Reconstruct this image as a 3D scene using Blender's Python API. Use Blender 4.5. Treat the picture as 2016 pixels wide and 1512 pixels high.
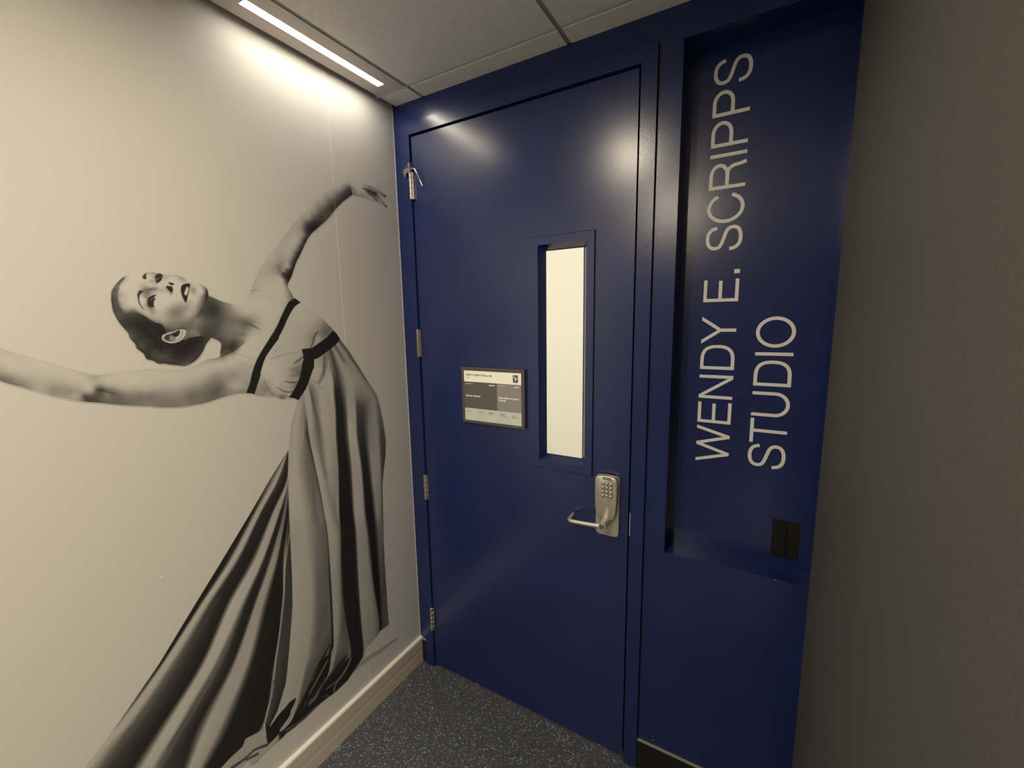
import bpy, bmesh, math, json
import numpy as np
from mathutils import Matrix, Vector

sc = bpy.context.scene
for o in list(bpy.data.objects): bpy.data.objects.remove(o)
COL = sc.collection

# ------------------------------------------------------------------ camera, world, exposure
cam_d = bpy.data.cameras.new('camera'); cam = bpy.data.objects.new('camera', cam_d); COL.objects.link(cam)
cam_d.sensor_width = 36.0; cam_d.lens = 840.2/2016*36.0; cam_d.clip_start = 0.02
YAW, PITCH, ROLL = -0.5267, -0.1493, -0.0165
fw = Vector((math.sin(YAW)*math.cos(PITCH), math.cos(YAW)*math.cos(PITCH), math.sin(PITCH)))
rt = Vector((math.cos(YAW), -math.sin(YAW), 0)); up = rt.cross(fw)
r2 = rt*math.cos(ROLL)+up*math.sin(ROLL); u2 = up*math.cos(ROLL)-rt*math.sin(ROLL)
cam.matrix_world = Matrix(((r2.x, u2.x, -fw.x, 1.3627), (r2.y, u2.y, -fw.y, -1.4051), (r2.z, u2.z, -fw.z, 1.659), (0, 0, 0, 1)))
sc.camera = cam
wd = bpy.data.worlds.new('world'); sc.world = wd; wd.use_nodes = True
wd.node_tree.nodes['Background'].inputs[0].default_value = (0.02, 0.02, 0.02, 1)
wd.node_tree.nodes['Background'].inputs[1].default_value = 0.0
sc.view_settings.view_transform = 'Standard'; sc.view_settings.look = 'None'
sc.view_settings.exposure = 0.38; sc.view_settings.gamma = 1.0; sc.view_settings.use_curve_mapping = False
sc.cycles.max_bounces = 7; sc.cycles.transmission_bounces = 5; sc.cycles.glossy_bounces = 3; sc.cycles.caustics_reflective = False; sc.cycles.caustics_refractive = False
WARM = (1.0, 0.86, 0.63)
STRIP_L = 30.0         # radiance of the strip lenses
LOBBY_FILL_W = (29.0, 7.0)  # added fill panels of the unseen lobby behind the viewpoint, watts
DOWN_W = 5.8           # each round downlight, watts
STUDIO_W = 48.0        # lamp in the studio behind the door

# ------------------------------------------------------------------ sizes (metres): y=0 is the blue wall, x=0 the mural wall
H = 2.5269; XR = 1.5285; YB = -4.3; YC = -1.12; XL = 4.2   # taupe wall cut short at YC to admit the added lobby's light; XL its end
FL, FR, FT = 0.044, 1.058, 2.446           # door frame outer edges
DL, DR_, DT = 0.0942, 1.0082, 2.3957       # door leaf edges
RL, RB, RT_, RD = 1.1263, 0.8794, 2.4361, 0.0885   # recess

# ------------------------------------------------------------------ helpers
def mat(name, col, rough=0.5, metal=0.0, bump=0.0, bscale=200.0, spec=0.5, bdist=0.001, coat=0.0):
    m = bpy.data.materials.new(name); m.use_nodes = True
    nt = m.node_tree; b = nt.nodes['Principled BSDF']
    b.inputs['Base Color'].default_value = (*col, 1); b.inputs['Roughness'].default_value = rough
    b.inputs['Metallic'].default_value = metal; b.inputs['Specular IOR Level'].default_value = spec
    if coat: b.inputs['Coat Weight'].default_value = coat
    if bump:
        tc = nt.nodes.new('ShaderNodeTexCoord'); n = nt.nodes.new('ShaderNodeTexNoise'); bp = nt.nodes.new('ShaderNodeBump')
        n.inputs['Scale'].default_value = bscale; n.inputs['Detail'].default_value = 3
        bp.inputs['Strength'].default_value = bump; bp.inputs['Distance'].default_value = bdist
        nt.links.new(tc.outputs['Object'], n.inputs['Vector']); nt.links.new(n.outputs['Fac'], bp.inputs['Height'])
        nt.links.new(bp.outputs['Normal'], b.inputs['Normal'])
    return m
def vary(m, scale, amount, detail=4):          # slow colour variation of the paint itself
    nt = m.node_tree; b = nt.nodes['Principled BSDF']; c = b.inputs['Base Color'].default_value[:3]
    tc = nt.nodes.new('ShaderNodeTexCoord'); n = nt.nodes.new('ShaderNodeTexNoise'); r = nt.nodes.new('ShaderNodeValToRGB')
    n.inputs['Scale'].default_value = scale; n.inputs['Detail'].default_value = detail
    r.color_ramp.elements[0].position = 0.3; r.color_ramp.elements[1].position = 0.7
    r.color_ramp.elements[0].color = (*[x*(1-amount) for x in c], 1); r.color_ramp.elements[1].color = (*[min(1, x*(1+amount)) for x in c], 1)
    nt.links.new(tc.outputs['Object'], n.inputs['Vector']); nt.links.new(n.outputs['Fac'], r.inputs['Fac']); nt.links.new(r.outputs['Color'], b.inputs['Base Color'])
    return m
def emit(name, col, s):
    m = bpy.data.materials.new(name); m.use_nodes = True; nt = m.node_tree; nt.nodes.clear()
    e = nt.nodes.new('ShaderNodeEmission'); o = nt.nodes.new('ShaderNodeOutputMaterial')
    e.inputs[0].default_value = (*col, 1); e.inputs[1].default_value = s; nt.links.new(e.outputs[0], o.inputs[0])
    return m
def link(name, me, m=None, parent=None, smooth=False):
    if m is not None: me.materials.append(m)
    if smooth:
        for p in me.polygons: p.use_smooth = True
    o = bpy.data.objects.new(name, me); COL.objects.link(o); o.parent = parent
    return o
def from_bm(name, bm, m, parent=None, smooth=False, bevel=0.0, seg=2):
    if bevel:
        es = [e for e in bm.edges if len(e.link_faces) == 2 and e.calc_face_angle(0) > 0.5]
        bmesh.ops.bevel(bm, geom=es, offset=bevel, segments=seg, profile=0.5, affect='EDGES', clamp_overlap=True)
    bmesh.ops.recalc_face_normals(bm, faces=bm.faces)
    me = bpy.data.meshes.new(name); bm.to_mesh(me); bm.free()
    o = link(name, me, m, parent, smooth)
    if smooth and hasattr(me, 'set_sharp_from_angle'): me.set_sharp_from_angle(angle=0.7)
    return o
def bbox(bm, x0, x1, y0, y1, z0, z1):
    v = [bm.verts.new(p) for p in ((x0,y0,z0),(x1,y0,z0),(x1,y1,z0),(x0,y1,z0),(x0,y0,z1),(x1,y0,z1),(x1,y1,z1),(x0,y1,z1))]
    for f in ((0,3,2,1),(4,5,6,7),(0,1,5,4),(1,2,6,5),(2,3,7,6),(3,0,4,7)): bm.faces.new([v[i] for i in f])
def box(name, x0, x1, y0, y1, z0, z1, m, parent=None, bevel=0.0):
    bm = bmesh.new(); bbox(bm, x0, x1, y0, y1, z0, z1)
    return from_bm(name, bm, m, parent, False, bevel)
def boxes(name, L, m, parent=None, bevel=0.0):
    bm = bmesh.new()
    for b in L: bbox(bm, *b)
    return from_bm(name, bm, m, parent, False, bevel)
def prism_y(bm, pts, y0, y1):                  # outline in (x,z), extruded along y
    a = [bm.verts.new((x, y0, z)) for x, z in pts]; b = [bm.verts.new((x, y1, z)) for x, z in pts]
    n = len(pts); bm.faces.new(a); bm.faces.new(b[::-1])
    for i in range(n): bm.faces.new((a[i], b[i], b[(i+1) % n], a[(i+1) % n]))
def loft_y(bm, rings):                         # rings: list of (y, [(x,z)...]) equal counts, capped
    vs = [[bm.verts.new((x, y, z)) for x, z in pts] for y, pts in rings]
    n = len(vs[0]); bm.faces.new(vs[0]); bm.faces.new(vs[-1][::-1])
    for a, b in zip(vs[:-1], vs[1:]):
        for i in range(n): bm.faces.new((a[i], b[i], b[(i+1) % n], a[(i+1) % n]))
def tube(bm, pts, r, n=12, cap=True):
    pts = [Vector(p) for p in pts]; rr = r if isinstance(r, (list, tuple)) else [r]*len(pts); rings = []
    for i, p in enumerate(pts):
        d = (pts[min(i+1, len(pts)-1)]-pts[max(i-1, 0)]).normalized()
        a = d.cross(Vector((0, 0, 1)));
        if a.length < 1e-3: a = d.cross(Vector((1, 0, 0)))
        a.normalize(); b = d.cross(a)
        rings.append([bm.verts.new(p+a*rr[i]*math.cos(t)+b*rr[i]*math.sin(t)) for t in [2*math.pi*k/n for k in range(n)]])
    for a, b in zip(rings[:-1], rings[1:]):
        for k in range(n): bm.faces.new((a[k], a[(k+1) % n], b[(k+1) % n], b[k]))
    if cap: bm.faces.new(rings[0][::-1]); bm.faces.new(rings[-1])
def empty(name, loc=(0, 0, 0)):
    o = bpy.data.objects.new(name, None); o.empty_display_size = 0.05; COL.objects.link(o); o.location = loc
    return o
def keep(o, parent):                           # parent without moving
    o.parent = parent; o.matrix_parent_inverse = Matrix.Translation(-Vector(parent.location))
    return o
def tag(o, label, cat, group=None):
    o['label'] = label; o['category'] = cat
    if group: o['group'] = group
    return o
def struct(o, label, cat):
    o['kind'] = 'structure'; return tag(o, label, cat)
def lamp_area(name, parent, loc, size, watts, col, rot=(0, 0, 0), sy=None, disk=False, spread=180):
    l = bpy.data.lights.new(name, 'AREA'); l.energy = watts; l.color = col
    l.shape = 'DISK' if disk else 'RECTANGLE'; l.size = size; l.size_y = sy or size
    l.spread = math.radians(spread)
    o = bpy.data.objects.new(name, l); COL.objects.link(o); o.location = loc; o.rotation_euler = rot
    if parent: keep(o, parent)
    return o

# ------------------------------------------------------------------ materials
PAPER_C = (0.60, 0.59, 0.57)
blue = vary(mat('blue_semigloss_paint', (0.008, 0.022, 0.135), 0.25, bump=0.24, bscale=300, bdist=0.0006, spec=0.75), 5, 0.10)
blue_door = vary(mat('blue_door_paint', (0.009, 0.024, 0.140), 0.265, bump=0.20, bscale=380, bdist=0.0005, spec=0.85), 4, 0.08)
paper = mat('mural_paper', PAPER_C, 0.62, bump=0.05, bscale=500, bdist=0.0004, spec=0.3)
seam_m = mat('paper_edge', (0.78, 0.775, 0.75), 0.6)
white_wall = mat('off_white_wall_paint', (0.66, 0.65, 0.62), 0.6, bump=0.05, bscale=300)
grey_wall = vary(mat('taupe_wall_paint', (0.098, 0.092, 0.080), 0.55, bump=0.10, bscale=260, bdist=0.0008), 260, 0.14)
tile_m = vary(mat('ceiling_tile', (0.90, 0.89, 0.86), 0.85, bump=0.15, bscale=700, bdist=0.0006, spec=0.2), 60, 0.04)
grid_m = mat('ceiling_grid_shade_tone', (0.34, 0.32, 0.30), 0.6)  # bars along the mural wall: shade mixed into the metal's colour
grid_l = mat('ceiling_grid_lit_tone', (0.66, 0.64, 0.60), 0.6)  # same grid in a lit tone, for bars parallel to the door
dark_gap = mat('shadow_gap_metal', (0.10, 0.085, 0.075), 0.7)
fix_m = mat('light_housing_white', (0.62, 0.56, 0.51), 0.55)
slot_m = mat('light_slot_white', (0.80, 0.76, 0.70), 0.4)
base_cream = mat('cream_baseboard', (0.56, 0.50, 0.43), 0.40, bump=0.03, bscale=120)
ledge_m = mat('ledge_lit_white', (0.95, 0.93, 0.88), 0.22, spec=0.8)  # lamp light on the ledge put into its near-white colour
base_black = mat('black_vinyl_base', (0.012, 0.012, 0.012), 0.5)
base_edge = mat('pale_base_edge', (0.40, 0.37, 0.31), 0.55, bump=0.2, bscale=400)  # pale strip along the top of the vinyl base
black_rub_shade = mat('black_rubber_and_shade', (0.004, 0.004, 0.006), 0.7)  # black of rubber parts, and of the painted shadow lines
steel = mat('satin_chrome', (0.74, 0.70, 0.62), 0.40, metal=0.72, bump=0.03, bscale=900)
steel_b = mat('polished_chrome', (0.62, 0.58, 0.52), 0.18, metal=1.0)
hinge_m = mat('hinge_nickel', (0.68, 0.63, 0.57), 0.27, metal=1.0, bump=0.05, bscale=300)
white_vinyl = mat('white_vinyl', (0.93, 0.92, 0.90), 0.45)
reader_m = mat('black_plastic', (0.003, 0.003, 0.003), 0.6)
reader_f = mat('black_plastic_face', (0.007, 0.006, 0.006), 0.35)
key_m = mat('key_metal', (0.72, 0.67, 0.58), 0.25, metal=0.8)
key_dark = mat('key_well', (0.07, 0.06, 0.045), 0.6)
sign_fr = mat('sign_bezel_charcoal', (0.115, 0.108, 0.098), 0.45)
def screen(name, c, k=0.28):                    # lit display surface
    m = mat(name, c, 0.35); b = m.node_tree.nodes['Principled BSDF']
    b.inputs['Emission Color'].default_value = (*c, 1); b.inputs['Emission Strength'].default_value = k
    return m
sign_white = screen('sign_screen_cream', (0.82, 0.77, 0.62)); sign_dark = screen('sign_screen_dark', (0.100, 0.089, 0.075)); sign_grey = screen('sign_screen_grey', (0.225, 0.212, 0.182))
sign_light = screen('sign_screen_light', (0.50, 0.49, 0.42)); sign_ink = screen('sign_screen_ink', (0.060, 0.056, 0.050)); sign_pale = screen('sign_screen_pale', (0.26, 0.25, 0.22))
lens_m = emit('lit_strip_lens', (1.0, 0.90, 0.74), STRIP_L)
down_lens = emit('lit_downlight_lens', (1.0, 0.90, 0.74), 12.0)
chip_m = mat('bare_plaster_chip', (0.85, 0.83, 0.78), 0.6)

# rubber floor with light flecks
floor_m = bpy.data.materials.new('speckled_rubber'); floor_m.use_nodes = True
nt = floor_m.node_tree; bs = nt.nodes['Principled BSDF']; bs.inputs['Roughness'].default_value = 0.5
tc = nt.nodes.new('ShaderNodeTexCoord')
nz = nt.nodes.new('ShaderNodeTexNoise'); nz.inputs['Scale'].default_value = 90; nz.inputs['Detail'].default_value = 2
mx = nt.nodes.new('ShaderNodeMixRGB'); mx.inputs[0].default_value = 0.012
nt.links.new(tc.outputs['Object'], nz.inputs['Vector']); nt.links.new(tc.outputs['Object'], mx.inputs[1]); nt.links.new(nz.outputs['Color'], mx.inputs[2])
prev = None
for sc_, thr, colr, rad in ((150, 0.66, (0.34, 0.44, 0.58), 0.36), (200, 0.62, (0.50, 0.52, 0.54), 0.32), (110, 0.78, (0.17, 0.20, 0.25), 0.42)):
    v = nt.nodes.new('ShaderNodeTexVoronoi'); v.inputs['Scale'].default_value = sc_
    nt.links.new(mx.outputs[0], v.inputs['Vector'])
    sp = nt.nodes.new('ShaderNodeSeparateColor'); nt.links.new(v.outputs['Color'], sp.inputs[0])
    g1 = nt.nodes.new('ShaderNodeMath'); g1.operation = 'GREATER_THAN'; g1.inputs[1].default_value = thr; nt.links.new(sp.outputs[0], g1.inputs[0])
    rm = nt.nodes.new('ShaderNodeMath'); rm.operation = 'MULTIPLY'; rm.inputs[1].default_value = rad*1.3; nt.links.new(sp.outputs[1], rm.inputs[0])
    l1 = nt.nodes.new('ShaderNodeMath'); l1.operation = 'LESS_THAN'; nt.links.new(v.outputs['Distance'], l1.inputs[0]); nt.links.new(rm.outputs[0], l1.inputs[1])
    ml = nt.nodes.new('ShaderNodeMath'); ml.operation = 'MULTIPLY'; nt.links.new(g1.outputs[0], ml.inputs[0]); nt.links.new(l1.outputs[0], ml.inputs[1])
    mc = nt.nodes.new('ShaderNodeMixRGB'); nt.links.new(ml.outputs[0], mc.inputs[0]); mc.inputs[2].default_value = (*colr, 1)
    if prev is None: mc.inputs[1].default_value = (0.076, 0.084, 0.098, 1)
    else: nt.links.new(prev.outputs[0], mc.inputs[1])
    prev = mc
nt.links.new(prev.outputs[0], bs.inputs['Base Color'])

# ------------------------------------------------------------------ setting
struct(boxes('floor', [(-0.10, XR+0.12, YC, 0.16, -0.06, 0.0), (-0.10, XR, YB, YC, -0.06, 0.0)], floor_m), 'dark speckled rubber floor with pale blue flecks', 'floor')

wl = struct(box('wall_left', -0.12, -0.002, YB, 0.0, 0.0, H+0.14, white_wall), 'pale papered corridor wall carrying the dancer mural', 'wall')
SEAM = -0.315
box('corner_bead', -0.002, 0.0018, -0.0022, 0.0, 0.129, H, seam_m, wl)
box('wallpaper_strip', -0.002, 0.0000, SEAM, 0.0, 0.10, H+0.02, paper, wl)
box('wallpaper_strip', -0.002, -0.0004, SEAM-1.372, SEAM+0.012, 0.10, H+0.02, paper, wl)
box('wallpaper_seam', -0.001, 0.0003, SEAM-0.0010, SEAM+0.0008, 0.128, H+0.0, seam_m, wl)
box('wallpaper_seam', -0.001, 0.0002, SEAM+0.016, SEAM+0.024, 0.128, H+0.0, paper, wl)
box('wallpaper_strip', -0.002, 0.0000, SEAM-2.744, SEAM-1.366, 0.10, H+0.02, paper, wl)
box('wallpaper_strip', -0.002, 0.0000, YB, SEAM-2.744, 0.10, H+0.02, paper, wl)

struct(box('wall_right', XR, XR+0.12, YC, 0.0, 0.0, H+0.14, grey_wall), 'dark taupe painted wall filling the right edge', 'wall')
struct(box('wall_added_lobby_front', -0.12, XL+0.12, YB-0.12, YB, 0.0, H+0.14, grey_wall), 'dark taupe wall of the added lobby far behind the viewpoint', 'wall')  # unseen wall, kept dark to dim reflections in the blue door
struct(box('wall_added_lobby_end', XL, XL+0.12, YB, YC+0.12, 0.0, H+0.14, white_wall), 'off-white end wall of the added lobby behind the viewpoint', 'wall')  # unseen lobby added to bring fill light to the corridor
struct(box('wall_added_lobby_side', XR+0.12, XL, YC, YC+0.12, 0.0, H+0.14, white_wall), 'off-white added lobby wall past the end of the taupe wall', 'wall')
struct(box('floor_added_lobby', XR, XL, YB, YC, -0.06, 0.0, mat('pale_bounce_floor', (0.55, 0.52, 0.47), 0.5)), 'pale light-bouncing floor of the added lobby behind the viewpoint', 'floor')  # unseen floor, made pale to bounce light up to the ceiling
struct(box('ceiling_added_lobby', XR+0.0045, XL, YB, YC, H, H+0.14, tile_m), 'pale ceiling of the added lobby behind the viewpoint', 'ceiling')

wb = struct(boxes('wall_back', [
    (-0.12, FL+0.01, 0.0, 0.15, 0, H+0.14), (FL+0.01, FR-0.01, 0.0, 0.15, FT-0.01, H+0.14), (FR-0.01, RL, 0.0, 0.15, 0, H+0.14),
    (RL, XR+0.12, 0.0, 0.15, 0, RB), (RL, XR+0.12, 0.0, 0.15, RT_, H+0.14), (XR, XR+0.12, 0.0, 0.15, RB, RT_)], blue),
    'navy blue painted wall around the door and recess', 'wall')
box('recess_panel', RL, XR, RD, 0.15, RB, RT_, blue, wb)

# door frame (pressed steel, painted)
tr = struct(empty('trim_1', (FL, 0, 0)), 'navy blue steel door frame', 'door frame')
FY = -0.012
keep(box('jamb', FL, DL-0.003, FY, 0.15, 0.0, FT, blue, None, 0.0015), tr)
keep(box('jamb', DR_+0.003, FR, FY, 0.15, 0.0, FT, blue, None, 0.0015), tr)
keep(box('head', DL-0.003, DR_+0.003, FY, 0.15, DT+0.004, FT, blue, None, 0.0015), tr)
keep(boxes('stop', [(DL-0.003, DL+0.013, 0.042, 0.062, 0, DT+0.004), (DR_-0.013, DR_+0.003, 0.042, 0.062, 0, DT+0.004), (DL-0.003, DR_+0.003, 0.042, 0.062, DT-0.012, DT+0.004)], black_rub_shade), tr)
keep(box('painted_shadow_line', FR, FR+0.0032, -0.0008, 0.0, 0.0, FT, black_rub_shade), tr)  # black strip standing in for the frame's shadow on the wall
sp = keep(box('strike_plate', DR_+0.0032, DR_+0.0062, FY-0.0016, 0.03, 0.912, 0.998, steel), tr); sp['label'] = 'satin chrome strike plate edge'

# ceiling: tegular tiles hung in a recessed grid
GX = [0.164, 0.7785, 1.393]; GY = [-0.0839-0.6125*k for k in range(8)]
ce = struct(boxes('ceiling', [(-0.12, XR+0.12, YC, 0.15, H+0.045, H+0.14), (-0.12, XR+0.004, YB, YC, H+0.045, H+0.14)], white_wall), 'suspended ceiling of pale tiles in a recessed grid', 'ceiling')
G = 0.0075
STRIPS = [0]
DOWNS = [(0.71, -1.05), (0.71, -2.25)]
DR = 0.065
xs = [(0.018, GX[0]), (GX[0], GX[1]), (GX[1], GX[2]), (GX[2], XR+0.004)]
ys = [(GY[0], 0.004)]+[(GY[k+1], GY[k]) for k in range(7)]
for j, (ya, yb) in enumerate(ys):
    for i, (xa, xb) in enumerate(xs):
        x0 = xa+(G if i else 0); x1 = xb-(G if i < 3 else 0); y0 = max(ya+G, YB); y1 = yb-(G if j else 0)
        if y1-y0 < 0.02: continue
        if i == 0 and j >= 1 and (j-1) in STRIPS: continue
        hole = [d for d in DOWNS if x0 < d[0] < x1 and y0 < d[1] < y1]
        if hole:
            hx, hy = hole[0]; n = 32; bm = bmesh.new()
            ang = [math.pi/4+2*math.pi*k/n for k in range(n)]
            def edge(a):
                c, s = math.cos(a), math.sin(a)
                tx = ((x1 if c > 0 else x0)-hx)/c if abs(c) > 1e-9 else 1e9; ty = ((y1 if s > 0 else y0)-hy)/s if abs(s) > 1e-9 else 1e9
                t = min(tx, ty); return hx+c*t, hy+s*t
            corner = [math.atan2(b-hy, a-hx) % (2*math.pi) for a in (x0, x1) for b in (y0, y1)]
            ang = sorted(set([2*math.pi*k/n for k in range(n)]+corner))
            I = [(hx+DR*math.cos(a), hy+DR*math.sin(a)) for a in ang]; O = [edge(a) for a in ang]; m_ = len(ang)
            lo_i = [bm.verts.new((*p, H)) for p in I]; lo_o = [bm.verts.new((*p, H)) for p in O]; hi_i = [bm.verts.new((*p, H+0.018)) for p in I]; hi_o = [bm.verts.new((*p, H+0.018)) for p in O]
            for k in range(m_):
                q = (k+1) % m_
                bm.faces.new((lo_i[k], lo_o[k], lo_o[q], lo_i[q])); bm.faces.new((hi_i[k], hi_i[q], hi_o[q], hi_o[k]))
                bm.faces.new((lo_i[k], lo_i[q], hi_i[q], hi_i[k])); bm.faces.new((lo_o[k], hi_o[k], hi_o[q], lo_o[q]))
            from_bm('ceiling_tile', bm, tile_m, ce)
        else:
            box('ceiling_tile', x0, x1, y0, y1, H, H+0.018, tile_m, ce, 0.0012)
for x in GX: box('grid_bar', x-G+.0005, x+G-.0005, YB, 0.0, H+0.0030, H+0.040, grid_m, ce)
for y in GY:
    if y > YB: box('grid_bar', 0.0, XR, y-G+.0005, y+G-.0005, H+0.0032, H+0.039, grid_l, ce)
box('wall_angle', -0.002, 0.020, YB, 0.0, H+0.012, H+0.044, dark_gap, ce)

# baseboards
def extrude_profile_y(name, prof, y0, y1, m, parent=None):
    bm = bmesh.new(); a = [bm.verts.new((x, y0, z)) for x, z in prof]; b = [bm.verts.new((x, y1, z)) for x, z in prof]; n = len(prof)
    bm.faces.new(a); bm.faces.new(b[::-1])
    for i in range(n): bm.faces.new((a[i], b[i], b[(i+1) % n], a[(i+1) % n]))
    return from_bm(name, bm, m, parent)
struct(extrude_profile_y('baseboard_left', [(0, 0), (0.014, 0), (0.014, 0.050), (0.0128, 0.062), (0.014, 0.074), (0.014, 0.117), (0.0, 0.117)], YB, 0.0, base_cream), 'cream wooden baseboard under the mural', 'baseboard')
lg = extrude_profile_y('top_ledge', [(0.0, 0.1172), (0.0148, 0.1172), (0.0146, 0.1225), (0.0136, 0.1258), (0.0120, 0.1268), (0.0, 0.1285)], YB, 0.0, ledge_m, bpy.data.objects['baseboard_left']); lg['label'] = 'glossy top bead of the baseboard, painted white as if lit'
bb = struct(box('baseboard_back', FR, XR, -0.006, 0.0, 0.0, 0.116, base_black), 'black vinyl base along the blue wall', 'baseboard')
e1 = box('pale_edge', FR+0.001, XR, -0.0064, 0.0, 0.116, 0.1215, base_edge, bb); e1['label'] = 'pale top edge'
b2 = struct(box('baseboard_corner', 0.0142, FL, -0.006, 0.0, 0.0, 0.116, base_black), 'short black vinyl base between mural wall and door frame', 'baseboard')
e2 = box('pale_edge', 0.0142, FL, -0.0064, 0.0, 0.116, 0.1215, base_edge, b2); e2['label'] = 'pale top edge'
b3 = struct(box('baseboard_right', XR-0.006, XR, YC, -0.0065, 0.0, 0.116, base_black), 'black vinyl base along the taupe wall', 'baseboard')

# studio behind the door
st_m = mat('studio_cream_wall', (0.80, 0.74, 0.62), 0.7)
struct(boxes('wall_studio', [(-0.6, 2.0, 2.2, 2.3, 0, 2.6), (-0.7, -0.6, 0.15, 2.3, 0, 2.6), (2.0, 2.1, 0.15, 2.3, 0, 2.6), (-0.7, -0.12, 0.14, 0.15, 0, 2.67), (XR+0.12, 2.1, 0.14, 0.15, 0, 2.67)], st_m), 'cream studio walls behind the door window', 'wall')
struct(box('ceiling_studio', -0.7, 2.1, 0.15, 2.3, 2.6, 2.67, st_m), 'studio ceiling beyond the blue door', 'ceiling')
struct(box('floor_studio', -0.7, 2.1, 0.16, 2.3, -0.06, 0.0, mat('studio_floor', (0.45, 0.36, 0.25), 0.5)), 'studio floor beyond the blue door', 'floor')
sl = empty('ceiling_lamp', (0.75, 1.2, 2.6)); tag(sl, 'square studio ceiling lamp beyond the blue door', 'ceiling lamp')
keep(box('lamp_housing', 0.45, 1.05, 0.9, 1.5, 2.572, 2.6, slot_m), sl)
keep(box('lens', 0.48, 1.02, 0.93, 1.47, 2.568, 2.572, emit('studio_lens', (1, .95, .85), 5)), sl)
lamp_area('studio_lamp', sl, (0.75, 1.2, 2.56), 0.5, STUDIO_W, (1.0, 0.98, 0.95))

# ------------------------------------------------------------------ ceiling lights
def strip_light(k):
    yb, ya = GY[k]-G, GY[k+1]+G
    x0, x1 = 0.018, GX[0]-G; sx0, sx1 = 0.0715, 0.1015; s0, s1 = (ya+yb)/2-0.252, (ya+yb)/2+0.252; t = 0.003
    r = empty('strip_light', ((x0+x1)/2, (ya+yb)/2, H))
    keep(boxes('housing', [(x0, sx0, ya, yb, H, H+0.04), (sx1, x1, ya, yb, H, H+0.04), (sx0, sx1, ya, s0, H, H+0.04), (sx0, sx1, s1, yb, H, H+0.04)], fix_m), r)
    lz = keep(box('lens', sx0, sx1, s0+0.004, s1-0.004, H+t, H+t+0.003, lens_m), r)
    keep(box('end_cap', sx0, sx1, s0, s0+0.004, H+0.0005, H+t+.003, grid_m), r); keep(box('end_cap', sx0, sx1, s1-0.004, s1, H+0.0005, H+t+.003, grid_m), r)
    return r
for k in STRIPS: tag(strip_light(k), 'lit linear ceiling light beside the top of the mural wall', 'ceiling light')
def downlight(x, y, watts):
    r = empty('downlight', (x, y, H))
    bm = bmesh.new(); n = 32; prof = [(DR+0.012, H-0.002), (DR-0.001, H-0.003), (DR-0.004, H-0.001), (DR-0.007, H+0.006), (DR-0.006, H+0.012), (DR+0.0, H+0.0), (DR+0.012, H+0.0)]
    rings = [[bm.verts.new((x+a*math.cos(2*math.pi*k/n), y+a*math.sin(2*math.pi*k/n), z)) for k in range(n)] for a, z in prof[:5]]
    for a, b in zip(rings[:-1], rings[1:]):
        for k in range(n): bm.faces.new((a[k], a[(k+1) % n], b[(k+1) % n], b[k]))
    keep(from_bm('trim_ring', bm, slot_m, None, True), r)
    bm = bmesh.new(); bmesh.ops.create_circle(bm, cap_ends=True, segments=n, radius=DR-0.008, matrix=Matrix.Translation((x, y, H+0.006)))
    keep(from_bm('lens', bm, down_lens), r)
    lamp_area('downlight_lamp', r, (x, y, H+0.004), 0.105, watts, WARM, disk=True)
    return r
tag(downlight(*DOWNS[0], DOWN_W), 'round recessed downlight in the ceiling nearest the blue door', 'ceiling light', 'downlights in the corridor ceiling')
tag(downlight(*DOWNS[1], DOWN_W*3.2), 'round recessed downlight farther back in the corridor ceiling', 'ceiling light', 'downlights in the corridor ceiling')

for k, (x, y) in enumerate(((2.35, -1.60), (2.5, -3.2))):  # unseen panels added as fill for the mural wall
    r = empty('added_fill_panel', (x, y, H)); tag(r, ('added square fill panel in the lobby ceiling just past the taupe wall', 'added square fill panel in the lobby ceiling by the far lobby wall')[k], 'ceiling light', 'added fill panels of the lobby')
    keep(boxes('fill_panel_frame', [(x-.30, x-.285, y-.30, y+.30, H-.012, H), (x+.285, x+.30, y-.30, y+.30, H-.012, H), (x-.285, x+.285, y-.30, y-.285, H-.012, H), (x-.285, x+.285, y+.285, y+.30, H-.012, H)], slot_m), r)
    keep(box('lens', x-.285, x+.285, y-.285, y+.285, H-.006, H-.001, emit('fill_panel_lens_%d' % k, (1, .9, .74), 6.0)), r)
    lamp_area('fill_lamp', r, (x, y, H-.010), 0.56, LOBBY_FILL_W[k], WARM)

# ------------------------------------------------------------------ door
dr = struct(empty('door_1', ((DL+DR_)/2, 0, 0)), 'navy blue flush door with a narrow window, four hinges and keypad lock', 'door')
DY = -0.004                                                     # front face of the leaf
WO = (0.640, 0.8736, 1.1047, 1.945); WI = (0.6648, 0.8455, 1.1345, 1.9165); WG = (0.6828, 0.8285, 1.1525, 1.9005)
def ring(bm, levels):                                           # rectangular rings (y, x0,x1,z0,z1) joined in order
    vs = [[bm.verts.new(p) for p in ((a, y, c), (b, y, c), (b, y, d), (a, y, d))] for y, (a, b, c, d) in levels]
    for r0, r1 in zip(vs, vs[1:]+vs[:1]):
        for i in range(4): bm.faces.new((r0[i], r0[(i+1) % 4], r1[(i+1) % 4], r1[i]))
bm = bmesh.new(); L_ = (DL+0.0005, DR_-0.0045, 0.0166, DT-0.0030); HO = (WO[0]+0.012, WO[1]-0.012, WO[2]+0.012, WO[3]-0.012)
ring(bm, [(DY, HO), (DY, L_), (0.040, L_), (0.040, HO)])
leaf = keep(from_bm('leaf', bm, blue_door), dr)
bm = bmesh.new()
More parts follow.
